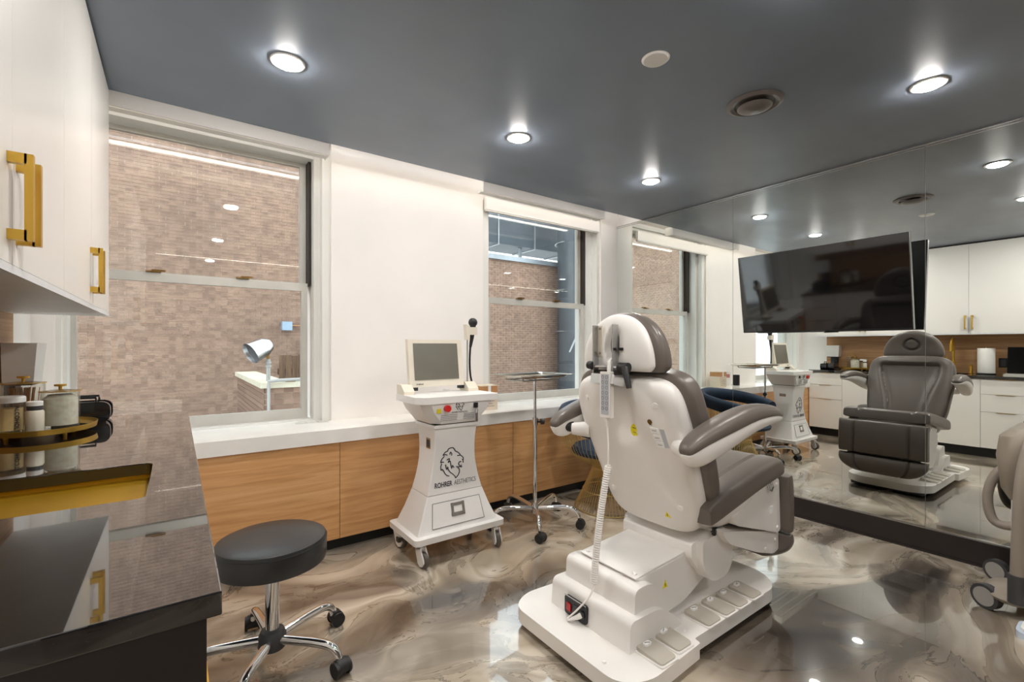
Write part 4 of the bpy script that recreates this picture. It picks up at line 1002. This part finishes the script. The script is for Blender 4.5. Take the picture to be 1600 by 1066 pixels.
# armrests
for s_ in (-1, 1):
    spn = [(1.545, .865), (1.61, .897), (1.75, .932), (1.95, .970), (2.10, .975), (2.190, .960)]
    yc = lambda S, s_=s_: s_*(.375+.040*S)
    def wa(S): return .056*(1-.25*abs(S-.45))
    sh = B().pad(spn, lambda S: wa(S)*.97, .01, lambda S: .075*(1-S)**.8+.020, cy, -1, 3, 4, 4, ns=26, nt=16, yc=yc, rb=lambda S, t: 0).build('armrest', M['plastic'], root)
    B().pad([(x_, z_+.008) for x_, z_ in spn], wa, lambda S: .038+.018*math.sin(PI*S), .006, cy, -1, 2.6, 4, 4, ns=26, nt=18, yc=yc).build('arm_pad', M['leather'], sh)
    b = B(); b.cyl((1.690, cy+s_*.26, .862), (1.635, cy+s_*.330, .862), .040, .030, 20, .004); b.build('arm_boss', M['plastic'], root)
    b = B(); b.cyl((1.645, cy+s_*.33, .870), (1.61, cy+s_*.36, .872), .026, .026, 18); b.build('arm_joint', M['rubber'], root)
# leg rest
ls = B().prism(rounded([(2.40, .630), (2.515, .600), (2.530, .335), (2.500, .325), (2.31, .385), (2.10, .450), (2.08, .490), (2.28, .575)], [.02, .02, .02, .02, .02, .02, .02, .02], 4), 'y', cy-.275, cy+.275, .012, 3).build('leg_rest_shell', M['plastic'], root)
def lg(s, t): return sum(.012*math.exp(-((t-q)/.02)**2) for q in (-.62, .62))
B().pad([(2.535, .615), (2.548, .50), (2.550, .325)], .318, .062, .022, cy, -1, 7, 7, 0, rf=lg, ns=26, nt=52).build('leg_cushion', M['leather'], root)
def fw(s): return .318*(1-max(0, s-.25)**2*.75)
B().prism(rounded([(2.00, .440), (2.34, .365), (2.535, .318), (2.555, .235), (2.49, .215), (2.32, .265), (2.06, .370)], [.03, .02, .01, .05, .05, .05, .05], 4), 'y', cy-.262, cy+.262, .016, 3).build('foot_rest_shell', M['plastic'], root)
B().pad([(2.552, .312), (2.556, .24), (2.530, .165)], fw, .056, .022, cy, -1, 6, 4, 0, rf=lg, ns=22, nt=52).build('foot_cushion', M['leather'], root)
b = B()
for x, z in ((2.485, .575), (2.495, .355)): b.cyl((x, cy-.274, z), (x, cy-.281, z), .011, .008, 14)
for x, z in ((2.50, .285), (2.40, .262)): b.cyl((x, cy-.261, z), (x, cy-.268, z), .011, .008, 14)
b.build('screw_cap', M['ledw'], root)
b = B()
for i in range(4): b.box(2.19+i*.035, 2.215+i*.035, cy-.2785, cy-.274, .548+i*.008, .560+i*.008, .001)
b.build('side_buttons', M['label'], root)
b = B(); b.box(2.42, 2.445, cy-.2785, cy-.274, .44, .475, .002); b.build('side_switch', M['label'], root)
b = B(); b.tube([(2.385, cy-.276, .600), (2.385, cy-.288, .570), (2.405, cy-.290, .560), (2.425, cy-.288, .575), (2.425, cy-.276, .605)], .004, 8); b.build('hook', M['steel'], root)
# hand control with coiled cord
hx, hy_ = 1.515, 1.394
e = empty('hand_control', (hx, hy_, .97), 'grey hand control with coiled cord hanging behind the treatment chair', 'remote control')
B().box(hx-.012, hx+.012, hy_-.028, hy_+.028, .972, 1.170, .009, 3).build('casing', M['plastic'], e)
kp = B().box(hx-.0135, hx-.011, hy_-.022, hy_+.022, .985, 1.160, .001).build('keypad', M['keypad'], e)
b = B()
for i in range(7):
    for s_ in (-1, 1):
        z = 1.147-i*.0225; b.tube([(hx-.0142, hy_+s_*.011+.0062*math.cos(a), z+.0075*math.sin(a)) for a in [2*PI*k/10 for k in range(10)]], .0007, 4, closed=True)
b.build('button_outline', M['printgrey'], kp)
B().tube([(hx+.015, hy_, 1.165), (hx+.015, hy_, 1.21), (hx+.028, hy_-.004, 1.225)], [.010, .010, .006], 10).build('hanger', M['plastic'], e)
b = B(); b.tube([(hx, hy_, .970), (hx, hy_-.002, .935)], [.010, .006], 10)
b.tube([(hx, hy_-.002, .94), (hx, hy_-.008, .85), (hx-.005, hy_-.012, .765)], .0038, 8)
pts = []; N = 52*10
A_ = Vector((hx-.005, hy_-.012, .765)); Z_ = Vector((1.425, 1.385, .285))
for i in range(N+1):
    t = i/N; c = A_.lerp(Z_, t)+Vector((-.012, -.002, 0))*math.sin(PI*t); a = 2*PI*52*t
    pts.append(c+Vector((.0115*math.cos(a), .0115*math.sin(a), 0)))
b.tube(pts, .0046, 6)
b.tube(smooth([tuple(Z_+Vector((.0125, 0, 0))), (1.405, 1.388, .235), (1.385, 1.415, .19), (1.375, 1.46, .135), (1.370, 1.485, .108)], 18), .0038, 8)
b.tube(smooth([(1.370, 1.485, .108), (1.366, 1.475, .106), (1.374, 1.462, .115)], 8), .0045, 8)
b.tube([(1.372, 1.462, .115), (1.384, 1.440, .128), (1.398, 1.432, .135)], [.007, .010, .012], 10)
b.build('coiled_cord', M['plastic'], e)

# ------------------------------------------------------------------ skin machine at the right edge
dx, dy = 3.43, .20
root = empty('skin_machine', (dx, dy, 0), 'tall white and taupe wheeled treatment machine with hoses at the right edge', 'medical machine')
B().prism(rounded([(dx-.20, dy-.26), (dx+.20, dy-.26), (dx+.19, dy+.19), (dx-.17, dy+.19)], .05, 5), 'z', .10, .66, .02, 3).build('cabinet', M['taupegrey'], root)
B().prism(rounded([(dx-.19, dy-.28), (dx+.19, dy-.28), (dx+.185, dy+.215), (dx-.165, dy+.215)], .05, 5), 'z', .12, .66, .01, 3).build('front_panel', M['ledw'], root)
b = B()
R = []
for z, hx, y0, y1 in ((.56, .185, -.28, .22), (.62, .215, -.30, .245), (.78, .225, -.31, .26), (.87, .215, -.31, .25), (.90, .19, -.29, .22)):
    R.append([(dx+p[0], dy+p[1], z+(p[1]*-.10)) for p in rounded([(-hx, y0), (hx, y0), (hx, y1), (-hx, y1)], .06, 5)])
b.rings(R); b.build('upper_shell', M['taupe'], root)
B().box(dx-.10, dx+.10, dy-.18, dy+.17, .885, .905, .008).build('top_tray', M['grey'], root)
B().box(dx-.08, dx+.05, dy-.05, dy+.09, .905, .930, .004).build('glass_cup', M['ledw'], root)
B().prism(rounded([(dx-.24, dy-.32), (dx+.24, dy-.32), (dx+.24, dy+.22), (dx-.24, dy+.22)], .12, 6), 'z', .075, .125, .02, 3).build('chassis', M['taupe'], root)
b = B(); b.tube(smooth([(dx+.04, dy+.05, .87), (dx-.10, dy+.07, .935), (dx-.215, dy+.13, .86), (dx-.275, dy+.16, .66), (dx-.285, dy+.17, .38), (dx-.285, dy+.175, .16)], 36), .025, 14); b.build('hose', M['hose'], root)
b = B(); b.tube(smooth([(dx+.19, dy+.22, .66), (dx+.17, dy+.30, .60), (dx+.15, dy+.335, .48), (dx+.14, dy+.32, .36), (dx+.13, dy+.27, .33), (dx+.12, dy+.18, .36)], 36), .022, 14); b.build('hose', M['hose'], root)
b = B(); b.cyl((dx-.285, dy+.176, .095), (dx-.285, dy+.174, .225), .031, .032, 18, .004); b.build('hose_collar', M['greydark'], root)
for x, y in ((dx-.215, dy+.285), (dx+.20, dy+.305), (dx-.2, dy-.27), (dx+.2, dy-.27)):
    b = B(); wv = Vector((.90, -.43, 0)).normalized(); cc = Vector((x, y, .058))
    b.cyl(cc-wv*.018, cc+wv*.018, .058, .058, 26, .008); cst = b.build('caster', M['greydark'], root)
    b = B(); b.cyl(cc-wv*.021, cc+wv*.021, .044, .044, 24, .003); b.build('wheel_disc', M['grey'], cst)
b = B(); b.ellipsoid((dx-.13, dy+.20, .085), .15, .11, .040, 24, 10); b.build('wheel_cover', M['taupe'], root)
e = empty('foot_switch', (3.03, .33, 0), 'small pale blue foot switch on the floor at the right edge', 'foot switch')
B().prism(rounded([(2.99, .255), (3.14, .255), (3.14, .365), (2.99, .365)], .04, 5), 'z', 0, .028, .010, 3).build('switch_body', mat('pale_blue', 'c6d3e3', .35), e)
B().prism(rounded([(3.005, .27), (3.125, .27), (3.125, .35), (3.005, .35)], .03, 5), 'z', .028, .040, .006, 3).build('switch_plate', M['ledw'], e)
SC = 1.0

# ------------------------------------------------------------------ television
tvc = Vector((3.955, 1.52, 1.828)); tilt = math.radians(8.6)
root = empty('television', tvc, 'wall-mounted black television tilted forward in front of the mirror', 'television')
Rm = Matrix.Rotation(-tilt, 3, 'Y')
yaw = Matrix.Rotation(math.radians(-.0), 3, 'Z')
def tvbox(x0, x1, y0, y1, z0, z1, name, mt, bev=.003, par=None):
    b = B(); b.box(x0, x1, y0, y1, z0, z1, bev)
    for v in b.bm.verts: v.co = Rm @ v.co
    return b.build(name, mt, par or root, local=True)
tb = tvbox(-.012, .018, -.573, .573, -.322, .322, 'casing', M['black'])
tvbox(-.0145, -.012, -.568, .568, -.312, .318, 'screen', M['tv'], 0, tb)
tvbox(-.0150, .016, -.5755, -.5725, -.324, .324, 'edge_trim', M['steel'], .0005, tb)
tvbox(.018, .055, -.40, .40, -.25, .10, 'rear_housing', M['black'], .01, tb)
tvbox(-.0152, -.0118, -.05, .05, -.327, -.318, 'status_bar', M['greydark'], .001, tb)
b = B(); b.box(MX-.028-tvc.x, MX-.001-tvc.x, -.22, .22, -.16, .16, .004); b.box(.03, MX-.02-tvc.x, -.05, .05, -.04, .04, .004); b.build('wall_bracket', M['black'], root, local=True)

# ------------------------------------------------------------------ outside
YB = 12.5
root = empty('neighbouring_building', (2, YB, -2), 'brown brick building across the courtyard outside the windows', 'building')
B().box(-13, 6.6, YB+.012, YB+.5, -2, 8.6).build('wall', M['mortar'], root)
B().box(6.6, 16.5, YB+.012, YB+.5, -2, 4.28).build('wall', M['mortar'], root)
bl_, bh = .227, .0756; jt = .011
def brickverts(x0, x1, z0, z1, y): return [(x0, y, z0), (x1, y, z0), (x1, y, z1), (x0, y, z1), (x0, YB+.014, z0), (x1, YB+.014, z0), (x1, YB+.014, z1), (x0, YB+.014, z1)]
BF = [(0, 1, 2, 3), (0, 4, 5, 1), (1, 5, 6, 2), (2, 6, 7, 3), (3, 7, 4, 0)]
V = []; F = []; single = []
rx0, rx1, rz0, rz1 = -1.0, 2.3, -.35, 1.25
for r in range(int(10.5/bh)):
    z0 = -2+r*bh; hi = 8.55 if True else 0
    nx = int(29.5/bl_)
    for i in range(nx):
        x0 = -13+i*bl_+(bl_/2 if r % 2 else 0)
        if x0 > 6.5 and z0 > 4.2: continue
        if z0 < -1.3: continue
        jx = random.uniform(-.004, .004); y = YB-random.uniform(0, .006)
        if rx0 < x0 < rx1 and rz0 < z0 < rz1 and len(single) < 300: single.append((x0, z0, y)); continue
        n = len(V); V += brickverts(x0+jt/2+jx, x0+bl_-jt/2+jx, z0+jt/2, z0+bh-jt/2, y); F += [tuple(n+k for k in f) for f in BF]
me = bpy.data.meshes.new('brickwork'); me.from_pydata([(x-2, y-YB, z+2) for x, y, z in V], [], F); me.materials.append(M['brick'])
o = bpy.data.objects.new('brickwork', me); C.objects.link(o); o.parent = root; stuff(o)
bm_ = bpy.data.meshes.new('brick'); hb = (bl_-jt)/2; hz = (bh-jt)/2
bm_.from_pydata([(-hb, 0, -hz), (hb, 0, -hz), (hb, 0, hz), (-hb, 0, hz), (-hb, .022, -hz), (hb, .022, -hz), (hb, .022, hz), (-hb, .022, hz)], [], BF); bm_.materials.append(M['brick'])
for x0, z0, y in single:
    o = bpy.data.objects.new('brick', bm_); C.objects.link(o); o.parent = root; o.location = (x0+bl_/2-2, y-YB, z0+bh/2+2)
b = B(); b.box(6.55, 16.5, YB-.10, YB+.55, 4.28, 4.36, .01); b.hexa([(6.55, YB-.12, 4.20), (16.5, YB-.12, 4.20), (16.5, YB-.05, 4.20), (6.55, YB-.05, 4.20), (6.55, YB-.10, 4.36), (16.5, YB-.10, 4.36), (16.5, YB+.05, 4.36), (6.55, YB+.05, 4.36)]); b.build('parapet_flashing', M['flash'], root)
o = B().box(-14, 17, 3.99, YB+1, -2.1, -2.0).build('courtyard_ground', M['ground']); struct(o)
# rectangular duct run and vertical round duct
e = empty('roof_duct', (9.6, 13.4, 4.7), 'long grey sheet-metal duct running above the low brick wall', 'duct')
b = B()
for i in range(4):
    x0 = 7.2+i*1.55; b.box(x0, x0+1.53, 12.9, 14.2, 4.85, 5.9, .01)
b.build('duct_section', M['galv'], e)
b = B()
for i in range(4): b.box(7.18+i*1.55, 7.22+i*1.55, 12.86, 14.24, 4.81, 5.94)
b.build('flange', M['flash'], e)
b = B()
for i in range(3): b.box(7.6+i*2.2, 7.7+i*2.2, 13.1, 13.2, 4.3, 4.85)
b.build('support_post', M['flash'], e)
e = empty('roof_panel', (9.6, 14.6, 5.9), 'translucent ribbed roof panel above the sheet-metal duct', 'roof panel')
b = B()
for i in range(28): b.box(7+i*.2, 7.15+i*.2, 14.5, 14.56, 5.9, 6.5)
b.build('rib', M['ledw'], e)
e = empty('vertical_duct', (11.15, 11.7, -2), 'large round vertical metal duct standing against the brick wall', 'duct')
zs = [-2+.0, .4, 1.9, 3.3, 4.9, 6.3, 7.6]
for i in range(len(zs)-1): B().cyl((11.15, 11.7, zs[i]), (11.15, 11.7, zs[i+1]-.004), .62, .62, 40).build('duct_section', M['galv'], e)
b = B()
for z in zs[1:-1]: b.tube([(11.15+.625*math.cos(2*PI*k/40), 11.8+.625*math.sin(2*PI*k/40), z) for k in range(40)], .022, 6, closed=True)
b.build('seam_ring', M['flash'], e)
b = B(); b.tube([(10.4, 11.2, 1.2), (11.2, 11.15, 2.6)], .03, 8); b.build('brace', M['flash'], e)
# brick enclosure with stone coping, floodlight, pipe, fence
e = empty('parapet_wall', (1.5, 8, -2), 'low brown brick enclosure with pale stone coping outside the first window', 'wall')
ax, ay, az = .965, 7.0, .83
b = B(); b.box(ax, ax+.22, ay, 10.3, -2, az); b.box(ax+.22, 4.2, ay, ay+.22, -2, az); b.build('core', M['mortar'], e)
b = B()
for r in range(int((az+1.3)/bh)):
    z0 = az-(r+1)*bh
    for i in range(15):
        x0 = ax+(i*bl_)-(bl_/2 if r % 2 else 0)
        xa, xb = max(ax, x0+jt/2), x0+bl_-jt/2
        if xb-xa > .02: b.box(xa, xb, ay-.012, ay+.01, z0+jt/2, z0+bh-jt/2)
    for i in range(15):
        y0 = ay+i*bl_-(0 if r % 2 else bl_/2); ya, yb = max(ay, y0+jt/2), min(10.3, y0+bl_-jt/2)
        if yb-ya > .02: b.box(ax-.012, ax+.01, ya, yb, z0+jt/2, z0+bh-jt/2)
o = b.build('brick_courses', M['brick'], e, smooth_=False); stuff(o)
for i in range(4): B().box(ax-.05, ax+.30, ay+.25+i*.765, ay+.25+i*.765+.755, az, az+.075, .008).build('coping_stone', M['concrete'], e)
for i in range(4): B().box(ax-.05+i*.8, ax-.05+i*.8+.79, ay-.05, ay+.245, az, az+.075, .008).build('coping_stone', M['concrete'], e)
e = empty('floodlight', (1.06, 7.35, az+.075), 'hooded floodlight on a short post above the stone coping', 'floodlight')
fx, fy_ = 1.06, 7.35
b = B(); b.cyl((fx, fy_, az+.075), (fx, fy_, 1.21), .028, .028, 14); b.cyl((fx, fy_, 1.10), (fx, fy_, 1.125), .042, .042, 14); b.cyl((fx, fy_, 1.15), (fx, fy_, 1.175), .042, .042, 14); b.build('post', M['grey'], e)
b = B(); b.tube([(fx, fy_, 1.20), (fx, fy_, 1.28)], .022, 10); b.build('swivel', M['latch'], e)
b = B(); pr_ = [(.03, -.15), (.09, -.14), (.135, -.05), (.14, .05), (.155, .15), (.15, .155), (.125, .05), (.10, -.05)]
b.lathe(pr_, (0, 0, 0), 28)
RM = Matrix.Rotation(math.radians(-118), 3, 'Y') @ Matrix.Rotation(math.radians(20), 3, 'X')
for v in b.bm.verts: v.co = RM @ v.co + Vector((fx-.10, fy_, 1.36))
b.build('hood', M['steel'], e)
b = B(); b.lathe([(.001, .085), (.145, .085), (.145, .10), (.001, .10)], (0, 0, 0), 28)
for v in b.bm.verts: v.co = RM @ v.co + Vector((fx-.10, fy_, 1.36))
b.build('lens', M['greydark'], e)
e = empty('conduit_pipe', (1.0, 6.95, -2), 'thin grey conduit pipe running down the corner of the brick enclosure', 'pipe')
B().tube([(1.0, 6.90, -2), (1.0, 6.90, .86), (1.0, 6.90, .925), (1.10, 6.90, .935), (1.55, 7.0, .935)], .022, 10).build('pipe', M['grey'], e)
B().box(1.22, 1.34, 6.95, 7.06, .905, .955, .01).build('junction', M['latch'], e)
e = empty('wood_fence', (2.1, 9.0, -2), 'weathered vertical plank fence behind the stone coping', 'fence')
rr2 = random.Random(3)
for i in range(22):
    x0 = 1.47+i*.105; B().box(x0, x0+.095, 9.0+rr2.uniform(-.006, .006), 9.025, -2, 1.235+rr2.uniform(-.012, .012), .002, 1).build('plank', M['fence'], e)
B().box(1.45, 3.8, 9.025, 9.06, .9, 1.0).build('rail', M['fence'], e)
e = empty('wall_box', (2.18, YB-.05, 1.88), 'small blue-grey box fixture on the neighbouring brick wall', 'box')
B().box(2.08, 2.30, YB-.20, YB-.004, 1.78, 1.99, .03, 3).build('housing', mat('blue_grey', '8fa3b5', .4), e)
B().tube([(2.30, YB-.05, 1.90), (3.2, YB-.05, 1.90)], .012, 6).build('conduit', M['card'], e)
